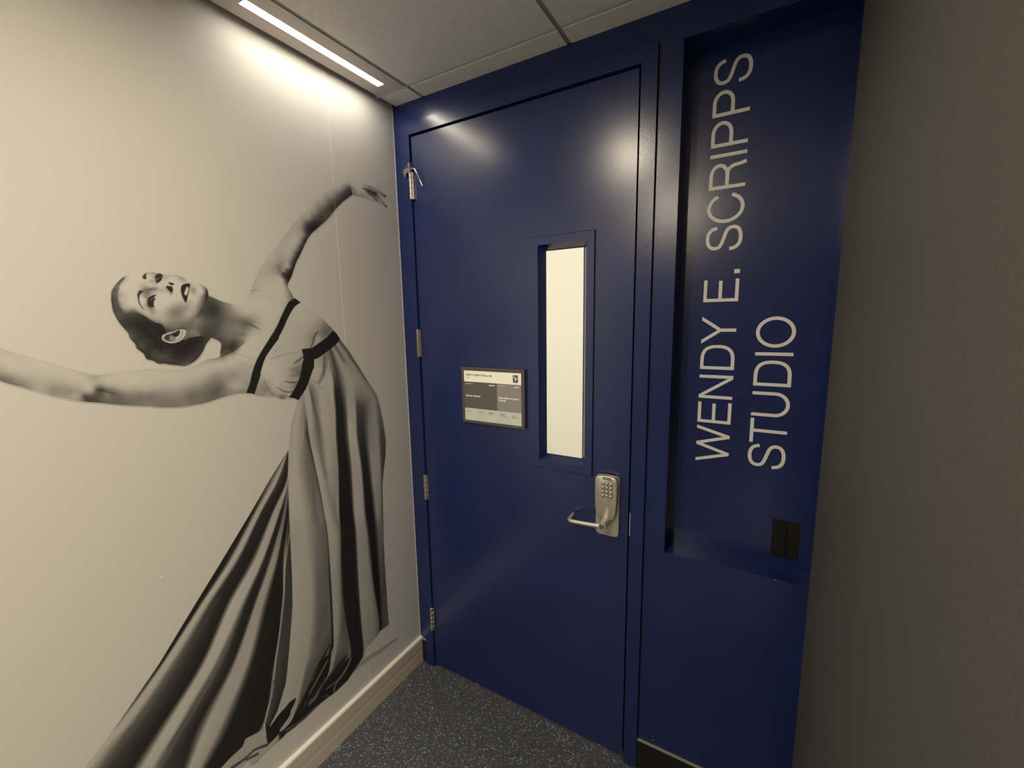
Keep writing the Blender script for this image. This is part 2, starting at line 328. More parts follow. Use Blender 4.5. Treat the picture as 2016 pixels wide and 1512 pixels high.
ring(bm, [(DY+0.0005, WO), (DY-0.007, (WO[0]+.001, WO[1]-.001, WO[2]+.001, WO[3]-.001)), (DY-0.007, WI), (0.017, WG), (0.0175, (WG[0]-.01, WG[1]+.01, WG[2]-.01, WG[3]+.01)), (DY+0.001, (HO[0]+.001, HO[1]-.001, HO[2]+.001, HO[3]-.001))])
wf = keep(from_bm('window_frame', bm, blue_door, None, False, 0.0009, 1), dr)
bm = bmesh.new(); e_ = 0.0020
ring(bm, [(DY-0.0012, (WO[0]-e_, WO[1]+e_, WO[2]-e_, WO[3]+e_)), (DY-0.0012, (WO[0]+e_, WO[1]-e_, WO[2]+e_, WO[3]-e_)), (DY+0.0004, (WO[0]+e_, WO[1]-e_, WO[2]+e_, WO[3]-e_)), (DY+0.0004, (WO[0]-e_, WO[1]+e_, WO[2]-e_, WO[3]+e_))])
from_bm('edge_shadow_ring', bm, black_rub_shade, wf)  # black ring that paints the shadow line around the window frame
bm = bmesh.new(); e_ = 0.0022
ring(bm, [(0.0168, (WG[0]+e_, WG[1]-e_, WG[2]+e_, WG[3]-e_)), (0.0150, (WG[0]-.001, WG[1]+.001, WG[2]-.001, WG[3]+.001)), (0.0177, (WG[0]-.004, WG[1]+.004, WG[2]-.004, WG[3]+.004)), (0.0177, (WG[0]+e_, WG[1]-e_, WG[2]+e_, WG[3]-e_))])
from_bm('glazing_bead', bm, black_rub_shade, wf)
glass = bpy.data.materials.new('clear_glass'); glass.use_nodes = True
gb = glass.node_tree.nodes['Principled BSDF']; gb.inputs['Base Color'].default_value = (0.96, 0.98, 0.96, 1); gb.inputs['Roughness'].default_value = 0.03
gb.inputs['Transmission Weight'].default_value = 1.0; gb.inputs['IOR'].default_value = 1.02; gb.inputs['Specular IOR Level'].default_value = 0.9
gp = keep(box('glass_pane', WG[0]-0.009, WG[1]+0.009, 0.0178, 0.0210, WG[2]-0.009, WG[3]+0.009, glass), dr)
gp['label'] = 'narrow glass pane'
# sheet of cream paper fixed behind the glass, lit from the studio
pm = bpy.data.materials.new('backlit_paper'); pm.use_nodes = True; nt = pm.node_tree; nt.nodes.clear()
o_ = nt.nodes.new('ShaderNodeOutputMaterial'); d_ = nt.nodes.new('ShaderNodeBsdfDiffuse'); t_ = nt.nodes.new('ShaderNodeBsdfTranslucent'); m_ = nt.nodes.new('ShaderNodeMixShader')
d_.inputs[0].default_value = (0.84, 0.80, 0.70, 1); t_.inputs[0].default_value = (0.92, 0.90, 0.83, 1); m_.inputs[0].default_value = 0.65
nt.links.new(d_.outputs[0], m_.inputs[1]); nt.links.new(t_.outputs[0], m_.inputs[2]); nt.links.new(m_.outputs[0], o_.inputs[0])
bm = bmesh.new(); pv = [(WG[0]-0.012, WG[2]-0.012), (WG[1]+0.004, WG[2]-0.012), (WG[1]-0.0045, WG[3]+0.012), (WG[0]-0.012, WG[3]+0.012)]
prism_y(bm, pv, 0.0222, 0.0225)
tag(from_bm('paper_sheet', bm, pm), 'cream paper sheet covering the door window from inside', 'paper')

# hinges
def hinge(zb, L=0.115):
    bx, by, r = 0.0935, -0.0155, 0.0075
    bm = bmesh.new(); pts = []; rr = []
    k = L/5
    for i in range(5):
        a = zb+i*k
        for z, q in ((a+0.0002, r*.86), (a+0.0012, r), (a+k-0.0012, r), (a+k-0.0002, r*.86)): pts.append((bx, by, z)); rr.append(q)
    tube(bm, pts, rr, 14)
    h = keep(from_bm('hinge', bm, hinge_m, None, True), dr)
    p = box('leaf_plate', bx-0.001, bx+0.012, by+0.002, DY-0.0002, zb, zb+L, hinge_m, h)
    bm = bmesh.new(); tube(bm, [(bx, by, zb-0.0035), (bx, by, zb-0.002), (bx, by, zb+0.0005)], [r*.4, r*.75, r*.8], 12); tube(bm, [(bx, by, zb+L-.0005), (bx, by, zb+L+0.002), (bx, by, zb+L+0.0035)], [r*.8, r*.75, r*.4], 12)
    from_bm('pin', bm, steel_b, h, True)
    return h
for zb in (0.2035, 0.860, 1.508): hinge(zb)
h4 = hinge(2.1525, 0.105); h4['label'] = 'top hinge with a bright door stop clipped on its pin'
bm = bmesh.new(); bbox(bm, 0.088, 0.099, -0.024, -0.0075, 2.252, 2.292); bmesh.ops.bevel(bm, geom=bm.edges[:], offset=0.0015, segments=1, affect='EDGES')
prism_y(bm, [(0.090, 2.272), (0.082, 2.273), (0.080, 2.281), (0.0765, 2.281), (0.076, 2.272), (0.062, 2.270), (0.061, 2.258), (0.066, 2.252), (0.067, 2.240), (0.074, 2.239), (0.077, 2.252), (0.083, 2.256), (0.090, 2.256)], -0.0225, -0.0165)
stp = from_bm('pin_stop', bm, steel_b, h4)
bm = bmesh.new(); arm = [(0.098, -0.018, 2.266), (0.112, -0.019, 2.268), (0.123, -0.020, 2.262), (0.133, -0.020, 2.247), (0.141, -0.018, 2.228), (0.147, -0.015, 2.210), (0.151, -0.010, 2.196)]
tube(bm, arm, [.003, .004, .0045, .0045, .004, .0035, .0045], 10)
ar = from_bm('stop_arm', bm, steel_b, h4, True)

# keypad lock
def rrect(x0, x1, z0, z1, rt_, rb_, arch=0.0, n=7):
    pts = []
    for cx, cz, r, a0 in ((x1-rb_, z0+rb_, rb_, -90), (x1-rt_, z1-rt_, rt_, 0), (x0+rt_, z1-rt_, rt_, 90), (x0+rb_, z0+rb_, rb_, 180)):
        for k in range(n+1):
            a = math.radians(a0+90*k/n); pts.append((cx+r*math.cos(a), cz+r*math.sin(a)))
    cx = (x0+x1)/2; hw = (x1-x0)/2
    return [(x, z+(arch*(1-((x-cx)/hw)**2) if z > (z0+z1)/2 else -arch*.6*(1-((x-cx)/hw)**2) if z < z0+rb_*1.01 else 0)) for x, z in pts]
lx0, lx1, lz0, lz1 = 0.8905, 0.9755, 0.8975, 1.1145
bm = bmesh.new()
A = rrect(lx0, lx1, lz0, lz1, 0.010, 0.014, 0.006)
def inset(pts, d, cx=(lx0+lx1)/2, cz=(lz0+lz1)/2): return [(cx+(x-cx)*(1-d/0.0425), cz+(z-cz)*(1-d/0.106)) for x, z in pts]
loft_y(bm, [(DY-0.0002, A), (DY-0.008, A), (DY-0.0105, inset(A, 0.002))])
lock = keep(from_bm('keypad_lock', bm, steel, None, True), dr); lock['label'] = 'satin chrome keypad lock body'
def shell(d, dy):                                              # raised upper body: broad at the keys, tucked in above the spindle
    x0, x1 = lx0+0.001+d, lx1-0.003-d; zt = lz1+0.002-d; pts = []
    cx = (x0+x1)/2; hw = (x1-x0)/2
    for k in range(13): t = -1+2*k/12; pts.append((cx+hw*t, zt+0.006*(1-t*t)-0.008*max(0, abs(t)-0.85)/0.15))
    right = [(x1, 1.06), (x1-0.0003, 1.03), (x1-0.0018, 1.005), (x1-0.005, 0.985), (x1-0.010, 0.970), (x1-0.015, 0.962+d)]
    left = [(cx*2-x, z) for x, z in right]
    pts = pts+right+[(cx+0.015, 0.960+d), (cx, 0.959+d), (cx-0.015, 0.960+d)]+left[::-1]
    return pts
bm = bmesh.new(); loft_y(bm, [(DY-0.009, shell(0.0, 0)), (DY-0.024, shell(0.0006, 0)), (DY-0.0275, shell(0.002, 0)), (DY-0.0295, shell(0.0045, 0))])
from_bm('cover', bm, steel, lock, True)
KY = DY-0.0297
for c in range(3):
    for r in range(4):
        x = 0.9216+0.0142*c; z = 1.0948-0.01465*r
        bm = bmesh.new(); loft_y(bm, [(KY+0.0008, rrect(x-.0062, x+.0062, z-.0064, z+.0064, .003, .003, 0, 3)), (KY-0.0006, rrect(x-.0060, x+.0060, z-.0062, z+.0062, .003, .003, 0, 3))])
        from_bm('key_well', bm, key_dark, lock, True)
        bm = bmesh.new(); loft_y(bm, [(KY-0.0005, rrect(x-.0052, x+.0052, z-.0054, z+.0054, .0025, .0025, 0, 3)), (KY-0.0026, rrect(x-.0049, x+.0049, z-.0051, z+.0051, .0024, .0024, 0, 3)), (KY-0.0036, rrect(x-.0034, x+.0034, z-.0036, z+.0036, .0018, .0018, 0, 3))])
        from_bm('key', bm, key_m, lock, True)
bm = bmesh.new(); loft_y(bm, [(KY+0.0008, rrect(0.921, 0.9515, 1.1098, 1.1185, .0025, .0025, 0, 4)), (KY-0.0008, rrect(0.9212, 0.9513, 1.110, 1.1183, .0025, .0025, 0, 4))])
from_bm('indicator_well', bm, key_dark, lock, True)
bm = bmesh.new(); loft_y(bm, [(KY-0.0007, rrect(0.9235, 0.949, 1.1118, 1.1165, .002, .002, 0, 4)), (KY-0.0016, rrect(0.924, 0.9485, 1.1122, 1.1161, .002, .002, 0, 4))])
from_bm('indicator', bm, steel, lock, True)
bm = bmesh.new(); tube(bm, [(0.932, DY-0.010, 0.9525), (0.932, DY-0.016, 0.9525), (0.931, DY-0.060, 0.9535), (0.931, DY-0.064, 0.9535)], [0.0190, 0.0168, 0.0160, 0.0150], 28)
from_bm('spindle', bm, steel, lock, True)
bm = bmesh.new()
path = [(0.926, DY-0.058, 0.9515), (0.905, DY-0.060, 0.950), (0.870, DY-0.061, 0.948), (0.830, DY-0.061, 0.9462), (0.816, DY-0.060, 0.9456), (0.8085, DY-0.055, 0.946), (0.8065, DY-0.046, 0.947), (0.8065, DY-0.024, 0.949), (0.8065, DY-0.012, 0.950)]
tube(bm, path, [0.0095, 0.0080, 0.0074, 0.0074, 0.0074, 0.0072, 0.0070, 0.0068, 0.006], 14)
from_bm('lever', bm, steel, lock, True)
bm = bmesh.new(); tube(bm, [(0.931, DY-0.0635, 0.9535), (0.931, DY-0.0668, 0.9535), (0.931, DY-0.0668, 0.9535)], [0.0105, 0.0100, 0.0090], 24)
from_bm('key_cylinder', bm, steel_b, lock, True)
bm = bmesh.new(); tube(bm, [(0.931, DY-0.0666, 0.9535), (0.931, DY-0.0676, 0.9535)], [0.0075, 0.0073], 20)
from_bm('cylinder_face', bm, mat('brass_core', (0.42, 0.33, 0.24), 0.35, 1.0), lock, True)

# ------------------------------------------------------------------ room sign on the door
SX, SXW, SZ, SZH, SYF = 0.3190, 0.2905, 1.2460, 0.2275, DY-0.014
sg = empty('room_sign', (SX+SXW/2, DY, SZ)); tag(sg, 'charcoal-framed schedule sign mounted on the blue door', 'sign')
def sgr(u0, u1, v0, v1): return SX+SXW*u0, SX+SXW*u1, SZ+SZH*(1-v1), SZ+SZH*(1-v0)     # u right, v down
keep(box('sign_frame', SX, SX+SXW, SYF, DY-0.0002, SZ, SZ+SZH, sign_fr, None, 0.0012), sg)
def panel(name, u0, u1, v0, v1, m, d=0.0006):
    a, b, c, e = sgr(u0, u1, v0, v1); return keep(box(name, a, b, SYF-d, SYF+0.0005, c, e, m), sg)
panel('header_panel', 0.045, 0.953, 0.060, 0.255, sign_white); panel('current_panel', 0.045, 0.580, 0.257, 0.730, sign_dark); panel('next_panel', 0.581, 0.953, 0.257, 0.730, sign_grey)
for k in range(5):
    w = (0.953-0.045)/5; panel('schedule_panel', 0.045+w*k+0.0004, 0.045+w*(k+1)-0.0004, 0.732, 0.952, sign_light if k % 2 == 0 else screen('sign_screen_light_b%d' % k, (0.47, 0.475, 0.405)))
lp = panel('emblem', 0.832, 0.908, 0.095, 0.222, sign_ink, 0.0008)
def strokes(name, segs, w, m, y, parent):                       # flat printed strokes in u,v of the sign
    bm = bmesh.new()
    for (u0, v0), (u1, v1) in segs:
        p = Vector((SX+SXW*u0, SZ+SZH*(1-v0))); q = Vector((SX+SXW*u1, SZ+SZH*(1-v1))); d = (q-p).normalized(); n = Vector((-d.y, d.x))*w/2
        prism_y(bm, [tuple(p+n), tuple(q+n), tuple(q-n), tuple(p-n)], y-0.0003, y+0.0002)
    return from_bm(name, bm, m, parent)
f_ = strokes('emblem_figure', [((.845, .125), (.866, .155)), ((.862, .105), (.868, .155)), ((.866, .150), (.872, .180)), ((.872, .178), (.866, .208)), ((.870, .165), (.885, .162)), ((.885, .162), (.900, .135)), ((.868, .160), (.880, .172))], 0.0022, sign_white, SYF-0.0009, None); keep(f_, sg)
def text(name, s, u, v, size, m, bold=0.0, width=None, align='LEFT', y=None):
    cu = bpy.data.curves.new(name, 'FONT'); cu.body = s; cu.size = size; cu.offset = bold; cu.resolution_u = 3; cu.fill_mode = 'FRONT'; cu.align_x = align
    ob = bpy.data.objects.new(name, cu); COL.objects.link(ob); bpy.context.view_layer.update()
    me = bpy.data.meshes.new_from_object(ob); bpy.data.objects.remove(ob)
    xs_ = [v_.co.x for v_ in me.vertices]; k = 1.0
    if width and xs_: k = width/(max(xs_)-min(xs_))
    x0 = SX+SXW*u; z0 = SZ+SZH*(1-v); yy = SYF-0.0009 if y is None else y
    for v_ in me.vertices: v_.co = (x0+v_.co.x*k, yy, z0+v_.co.y)
    return keep(link(name, me, m), sg)
text('title_text', 'WENDY E. SCRIPPS STUDIO A-14B', 0.075, 0.148, 0.0098, sign_ink, 0.0003, 0.430*SXW)
text('event_text', 'Summer Intensive', 0.070, 0.520, 0.0105, sign_white, 0.00025, 0.245*SXW)
text('event_text', 'Open Ballet w/ Lauren', 0.607, 0.512, 0.0105, sign_white, 0.00025, 0.305*SXW)
text('event_text', 'Lovette', 0.607, 0.556, 0.0105, sign_white, 0.00025, 0.108*SXW)
def lines(L, w, m):
    for u0, u1, v in L: keep(strokes('small_print', [((u0, v), (u1, v))], w, m, SYF-0.0008, None), sg)
lines([(.077, .137, .180)], .0022, sign_pale)
lines([(.072, .195, .293), (.605, .710, .293)], .0020, sign_light)
lines([(.452, .550, .298), (.845, .920, .298)], .0030, sign_white)
lines([(.075, .170, .790), (.255, .355, .788), (.440, .530, .778), (.440, .515, .796), (.440, .490, .813), (.625, .710, .778), (.625, .690, .796), (.625, .725, .814), (.810, .880, .788), (.810, .850, .805), (.810, .915, .824)], .0024, sign_pale)
lines([(.815, .905, .974)], .0016, sign_pale)

# ------------------------------------------------------------------ lettering in the recess (reads upwards)
LW = 0.0098; CAP = 0.0978
lt = empty('wall_lettering', (1.30, RD, 1.185)); tag(lt, 'white light-weight capital lettering reading up the recessed blue panel', 'lettering')
def arc(cx, cy, rx, ry, a0, a1, n=20): return [(cx+rx*math.cos(math.radians(a0+(a1-a0)*k/n)), cy+ry*math.sin(math.radians(a0+(a1-a0)*k/n))) for k in range(n+1)]
def bez(p0, p1, p2, p3, n=12): return [tuple((1-t)**3*a+3*(1-t)**2*t*b+3*(1-t)*t*t*c+t**3*d for a, b, c, d in zip(p0, p1, p2, p3)) for t in [k/n for k in range(n+1)]]
h_ = LW/2
def glyph(ch, w):                                               # centre-line strokes, u right, v up, in metres
    C = CAP
    if ch == 'I': return [[(h_, 0), (h_, C)]]
    if ch == 'E': return [[(h_, 0), (h_, C)], [(0, h_), (w, h_)], [(0, C-h_), (w-.001, C-h_)], [(0, C*.515), (w-.0045, C*.515)]]
    if ch == 'T': return [[(0, C-h_), (w, C-h_)], [(w/2, 0), (w/2, C)]]
    if ch == 'N': return [[(h_, 0), (h_, C)], [(w-h_, 0), (w-h_, C)], [(h_+.0012, C-.001), (w-h_-.0012, .001)]]
    if ch == 'W': return [[(.0049, C), (.0335, .0)], [(.0325, .0), (.0620, C)], [(.0612, C), (.0905, .0)], [(.0895, 0), (w-.0049, C)]]
    if ch == 'Y': return [[(w*.5, 0), (w*.5, C*.46)], [(w*.5, C*.45), (.0056, C)], [(w*.5, C*.45), (w-.0056, C)]]
    if ch == '.': return [[(w/2, 0), (w/2, .0152)]]
    if ch == 'O': return [arc(w/2, C/2, w/2-h_, C/2-h_+.0018, 0, 360, 44)]
    if ch == 'C': return [arc(w*.535, C/2, w*.535-h_, C/2-h_+.0018, 40, 322, 40)[:0]+arc(w*.52, C/2, w*.52-h_, C/2-h_+.0018, 28, 340, 44)]
    if ch == 'U': return [[(h_, C), (h_, .036)]+arc(w/2, .036, w/2-h_, .036-h_+.0015, 180, 360, 22)+[(w-h_, .036), (w-h_, C)]]
    if ch == 'D': return [[(h_, 0), (h_, C)], [(0, C-h_), (w*.40, C-h_)]+bez((w*.40, C-h_), (w*.80, C-h_), (w-h_, C*.80), (w-h_, C/2))+bez((w-h_, C/2), (w-h_, C*.20), (w*.80, h_), (w*.40, h_))+[(0, h_)]]
    if ch == 'P': return [[(h_, 0), (h_, C)], [(0, C-h_), (w*.52, C-h_)]+arc(w*.52, C*.712-.001, w*.48-h_, C*.288-h_+.001, 90, -90, 20)+[(0, C*.424+h_-.002)]]
    if ch == 'R': return [[(h_, 0), (h_, C)], [(0, C-h_), (w*.50, C-h_)]+arc(w*.50, C*.725, w*.46-h_, C*.275-h_, 90, -90, 20)+[(0, C*.45+h_)],
                          bez((w*.50, C*.50), (w*.80, C*.50), (w*.835, C*.36), (w*.855, C*.22))+bez((w*.855, C*.22), (w*.870, C*.13), (w*.895, C*.06), (w-.0058, 0))[1:]]
    if ch == 'S': return [bez((w*.925, C*.70), (w*.90, C*.90), (w*.74, C-h_+.0012), (w*.50, C-h_+.0012))+bez((w*.50, C-h_+.0012), (w*.26, C-h_+.0012), (w*.105, C*.88), (w*.105, C*.745))[1:]
                          +bez((w*.105, C*.745), (w*.105, C*.585), (w*.28, C*.56), (w*.50, C*.505))[1:]+bez((w*.50, C*.505), (w*.76, C*.445), (w-h_, C*.42), (w-h_, C*.255))[1:]
                          +bez((w-h_, C*.255), (w-h_, C*.10), (w*.76, h_-.0012), (w*.50, h_-.0012))[1:]+bez((w*.50, h_-.0012), (w*.22, h_-.0012), (w*.075, C*.13), (w*.065, C*.335))[1:]]
def letter(ch, base_x, z0, z1):
    w = z1-z0; bm = bmesh.new(); lw = 0.0124 if ch == '.' else LW
    for si, path in enumerate(glyph(ch, w)):
        yo = RD-0.0006-0.00008*si
        P = [Vector(p) for p in path]; closed = (P[0]-P[-1]).length < 1e-5 and len(P) > 3
        if closed: P = P[:-1]
        n = len(P); Lf, Rt = [], []
        for i, p in enumerate(P):
            if closed: d0 = (P[i]-P[i-1]).normalized(); d1 = (P[(i+1) % n]-P[i]).normalized()
            else: d0 = (P[i]-P[max(i-1, 0)]); d1 = (P[min(i+1, n-1)]-P[i]); d0 = d0.normalized() if d0.length > 1e-9 else d1.normalized(); d1 = d1.normalized() if d1.length > 1e-9 else d0
            t = (d0+d1).normalized(); nn = Vector((-t.y, t.x)); k = 1/max(nn.dot(Vector((-d0.y, d0.x))), .4)
            Lf.append(p+nn*lw/2*k); Rt.append(p-nn*lw/2*k)
        if ch in 'WNY' and len(P) == 2 and abs(P[0].x-P[1].x) > 1e-4:        # diagonal bars end on the cap and base lines
            d = (P[1]-P[0]).normalized(); hw = lw/2/abs(d.y)*(1.0 if ch != 'N' else .95)
            for i, p in enumerate(P):
                Lf[i] = Vector((p.x-hw, p.y)); Rt[i] = Vector((p.x+hw, p.y))
        W3 = lambda q, y: bm.verts.new((base_x-q.y, y, z0+q.x))
        a = [W3(q, yo) for q in Lf]; b = [W3(q, yo) for q in Rt]; c = [W3(q, RD-0.0001) for q in Lf]; e = [W3(q, RD-0.0001) for q in Rt]
        for i in range(n if closed else n-1):
            j = (i+1) % n
            bm.faces.new((a[i], a[j], b[j], b[i])); bm.faces.new((a[i], c[i], c[j], a[j])); bm.faces.new((b[i], b[j], e[j], e[i]))
    o = from_bm('letter', bm, white_vinyl); keep(o, lt)
for ch, z0, z1 in (('W', 1.185, 1.307), ('E', 1.317, 1.386), ('N', 1.3975, 1.4735), ('D', 1.492, 1.570), ('Y', 1.574, 1.6585), ('E', 1.704, 1.772), ('.', 1.7876, 1.800),
                   ('S', 1.8575, 1.930), ('C', 1.9387, 2.0225), ('R', 2.037, 2.113), ('I', 2.1275, 2.1373), ('P', 2.157, 2.228), ('P', 2.2415, 2.3116), ('S', 2.3246, 2.395)):
    letter(ch, 1.2972, z0, z1)
for ch, z0, z1 in (('S', 1.190, 1.266), ('T', 1.269, 1.346), ('U', 1.3535, 1.4296), ('D', 1.4474, 1.5254), ('I', 1.540, 1.5503), ('O', 1.564, 1.6561)):
    letter(ch, 1.4498, z0, z1)

# ------------------------------------------------------------------ black reader box in the recess
cr = empty('card_reader', (1.467, RD, 0.912)); tag(cr, 'small black box mounted low in the recess corner', 'reader')
keep(box('reader_body', 1.431, 1.5025, RD-0.004, RD-0.0002, 0.912, 1.029, reader_m, None, 0.001), cr)
keep(box('reader_face', 1.433, 1.468, RD-0.009, RD-0.004, 0.914, 1.027, reader_f, None, 0.0015), cr)

# small marks in the wall surfaces: chipped paint and a nail dimple
def chip(name, plane, a, b, r, seed, parent):
    rng = np.random.default_rng(seed); bm = bmesh.new(); n = 9; vs = []
    for k in range(n):
        q = r*(0.5+rng.random()); t = 2*math.pi*k/n; u, v = a+q*math.cos(t), b+q*math.sin(t)*.7
        vs.append(bm.verts.new((0.0006, u, v) if plane == 'L' else (u, -0.0006, v)))
    c = bm.verts.new((0.0016, a, b) if plane == 'L' else (a, -0.0014, b))
    for k in range(n): bm.faces.new((vs[k], vs[(k+1) % n], c))
    return from_bm(name, bm, chip_m, parent)
chip('paint_chip', 'L', -0.9644, 0.9851, 0.0028, 1, wl)
chip('paint_chip', 'L', -0.545, 2.26, 0.002, 5, wl)
chip('paint_chip', 'B', 1.445, 0.877, 0.002, 2, wb); chip('paint_chip', 'B', 1.108, 0.155, 0.0018, 3, wb); chip('paint_chip', 'B', 1.112, 0.140, 0.0022, 4, wb)

# ---- print layout painter: outlines and tones in wall millimetres (along the wall, height)
SX0, SX1, SZ0, SZ1 = -1560.0, -50.0, 190.0, 2240.0     # printed area on the wall, mm (along wall, height)
RES = 0.625                                             # paint raster, mm
PAPER = 188.0
class Print:
    def __init__(self):
        self.w = int((SX1-SX0)/RES); self.h = int((SZ1-SZ0)/RES)
        self.v = np.full((self.h, self.w), PAPER, np.float32)
        self.id = np.zeros((self.h, self.w), np.uint8)
    def rc(self, p):
        p = np.asarray(p, float); q = p.copy()
        q[:, 0] = (p[:, 0]-SX0)/RES-0.5; q[:, 1] = (p[:, 1]-SZ0)/RES-0.5
        return q
    @staticmethod
    def spline(p, closed, n=6):
        p = np.asarray(p, float); m = len(p); out = []
        if m < 3: return p
        for i in range(m if closed else m-1):
            if closed: a, b, c, d = p[(i-1) % m], p[i], p[(i+1) % m], p[(i+2) % m]
            else: a, b, c, d = p[max(i-1, 0)], p[i], p[i+1], p[min(i+2, m-1)]
            for t in np.arange(n)/n:
                out.append(0.5*((2*b)+(c-a)*t+(2*a-5*b+4*c-d)*t*t+(3*b-a-3*c+d)*t**3))
        if not closed: out.append(p[-1])
        return np.array(out)
    def mask(self, pts, smooth=True):
        q = self.rc(pts)
        if smooth: q = self.spline(q, True)
        y0 = max(int(np.floor(q[:, 1].min())), 0); y1 = min(int(np.ceil(q[:, 1].max()))+1, self.h)
        x0 = max(int(np.floor(q[:, 0].min())), 0); x1 = min(int(np.ceil(q[:, 0].max()))+1, self.w)
        if y1 <= y0 or x1 <= x0: return None
        m = np.zeros((y1-y0, x1-x0+1), np.int32)
        a = q; b = np.roll(q, -1, 0)
        for (ax, ay), (bx, by) in zip(a, b):
            if ay == by: continue
            if ay > by: ax, ay, bx, by = bx, by, ax, ay
            r0 = max(int(np.ceil(ay)), y0); r1 = min(int(np.ceil(by)), y1)
            if r1 <= r0: continue
            r = np.arange(r0, r1)
            x = np.ceil(ax+(r-ay)*(bx-ax)/(by-ay)).astype(int)
            x = np.clip(x-x0, 0, x1-x0)
            np.add.at(m, (r-y0, x), 1)
        return (slice(y0, y1), slice(x0, x1)), (np.cumsum(m, 1)[:, :-1] % 2).astype(bool)
    def poly(self, i, val, pts, smooth=True):
        r = self.mask(pts, smooth)
        if r is None: return
        sl, m = r
        self.v[sl][m] = val
        if i: self.id[sl][m] = i
    def grad(self, i, pts, samples, eps=7.0, smooth=True):
        r = self.mask(pts, smooth)
        if r is None: return
        sl, m = r
        s = np.array(samples, float); k = 4
        ys = np.arange(sl[0].start, sl[0].stop+k, k); xs = np.arange(sl[1].start, sl[1].stop+k, k)
        X = SX0+(xs+.5)*RES; Y = SZ0+(ys+.5)*RES
        D = np.sqrt((s[:, None, 0]-s[None, :, 0])**2+(s[:, None, 1]-s[None, :, 1])**2+eps*eps)
        n = len(s); A = np.zeros((n+1, n+1)); A[:n, :n] = D-np.eye(n)*eps*.35; A[:n, n] = A[n, :n] = 1
        cf = np.linalg.solve(A, np.append(s[:, 2], 0.0))
        g = np.full((len(ys), len(xs)), cf[n])
        for (sx, sy, _), c in zip(s, cf):
            g += c*np.sqrt((X[None]-sx)**2+(Y[:, None]-sy)**2+eps*eps)
        g = np.clip(g, 18, 196)
        yi = (np.arange(sl[0].start, sl[0].stop)-ys[0])/k; xi = (np.arange(sl[1].start, sl[1].stop)-xs[0])/k
        a = yi.astype(int); fa = (yi-a)[:, None]; b = xi.astype(int); fb = (xi-b)[None]
        f = (g[a][:, b]*(1-fa)+g[a+1][:, b]*fa)*(1-fb)+(g[a][:, b+1]*(1-fa)+g[a+1][:, b+1]*fa)*fb
        self.v[sl][m] = f[m]
        if i: self.id[sl][m] = i
    def row(self, i, clip, curves, smooth=False):
        r = self.mask(clip, smooth)
        if r is None: return
        sl, m = r
        cs = []
        for c in curves:
            c = np.array(c, float); c = c[np.argsort(c[:, 1])]; c = self.spline(c, False, 6); c[:, 1] = np.maximum.accumulate(c[:, 1])+np.arange(len(c))*1e-6
            cs.append(c)
        xs = SX0+(np.arange(sl[1].start, sl[1].stop)+.5)*RES
        zs = SZ0+(np.arange(sl[0].start, sl[0].stop)+.5)*RES
        Xk = np.array([np.interp(zs, c[:, 1], c[:, 0]) for c in cs]); Vk = np.array([np.interp(zs, c[:, 1], c[:, 2]) for c in cs])
        Xk = np.maximum.accumulate(Xk, 0)+np.arange(len(cs))[:, None]*1e-4
        V = self.v[sl]
        for k in range(len(zs)):
            if m[k].any():
                f = np.interp(xs, Xk[:, k], Vk[:, k])
                V[k][m[k]] = f[m[k]]
        if i: self.id[sl][m] = i
    def stroke(self, val, alpha, pts, only=0, hard=0.0, setid=0):
        p = np.array(pts, float)
        p = self.spline(p, False, 5)
        pad = p[:, 2].max()*1.6+1
        x0 = max(int((p[:, 0].min()-pad-SX0)/RES), 0); x1 = min(int((p[:, 0].max()+pad-SX0)/RES)+1, self.w)
        y0 = max(int((p[:, 1].min()-pad-SZ0)/RES), 0); y1 = min(int((p[:, 1].max()+pad-SZ0)/RES)+1, self.h)
        if x1 <= x0 or y1 <= y0: return
        X = (SX0+(np.arange(x0, x1)+.5)*RES)[None]; Y = (SZ0+(np.arange(y0, y1)+.5)*RES)[:, None]
        best = np.full((y1-y0, x1-x0), 9.0)
        if len(p) == 1: p = np.vstack([p, p+[.01, 0, 0]])
        for a, b in zip(p[:-1], p[1:]):
            dx, dy = b[0]-a[0], b[1]-a[1]; L = dx*dx+dy*dy+1e-9
            t = np.clip(((X-a[0])*dx+(Y-a[1])*dy)/L, 0, 1)
            d = np.sqrt((X-a[0]-t*dx)**2+(Y-a[1]-t*dy)**2)/np.maximum(a[2]+(b[2]-a[2])*t, .15)
            np.minimum(best, d, out=best)
        al = alpha*(np.clip((1-best)/(1-hard)+0, 0, 1) if hard else np.exp(-1.6*best*best)*(best < 1.6))
        if hard: al = np.minimum(al, alpha)
        sl = (slice(y0, y1), slice(x0, x1))
        if only: al = al*(self.id[sl] == only)
        self.v[sl] = self.v[sl]*(1-al)+val*al
        if setid: self.id[sl][al > .5] = setid
    def soften(self, n=1):
        v = self.v
        for _ in range(n):
            q = v.copy(); q[1:-1] = (v[:-2]+2*v[1:-1]+v[2:])/4; v = q.copy(); v[:, 1:-1] = (q[:, :-2]+2*q[:, 1:-1]+q[:, 2:])/4
        self.v = v
    def run(self, ops):
        for o in ops:
            k = o[0]
            if k == 'poly': self.poly(*o[1:])
            elif k == 'grad': self.grad(*o[1:])
            elif k == 'row': self.row(*o[1:])
            elif k == 'str': self.stroke(*o[1:])

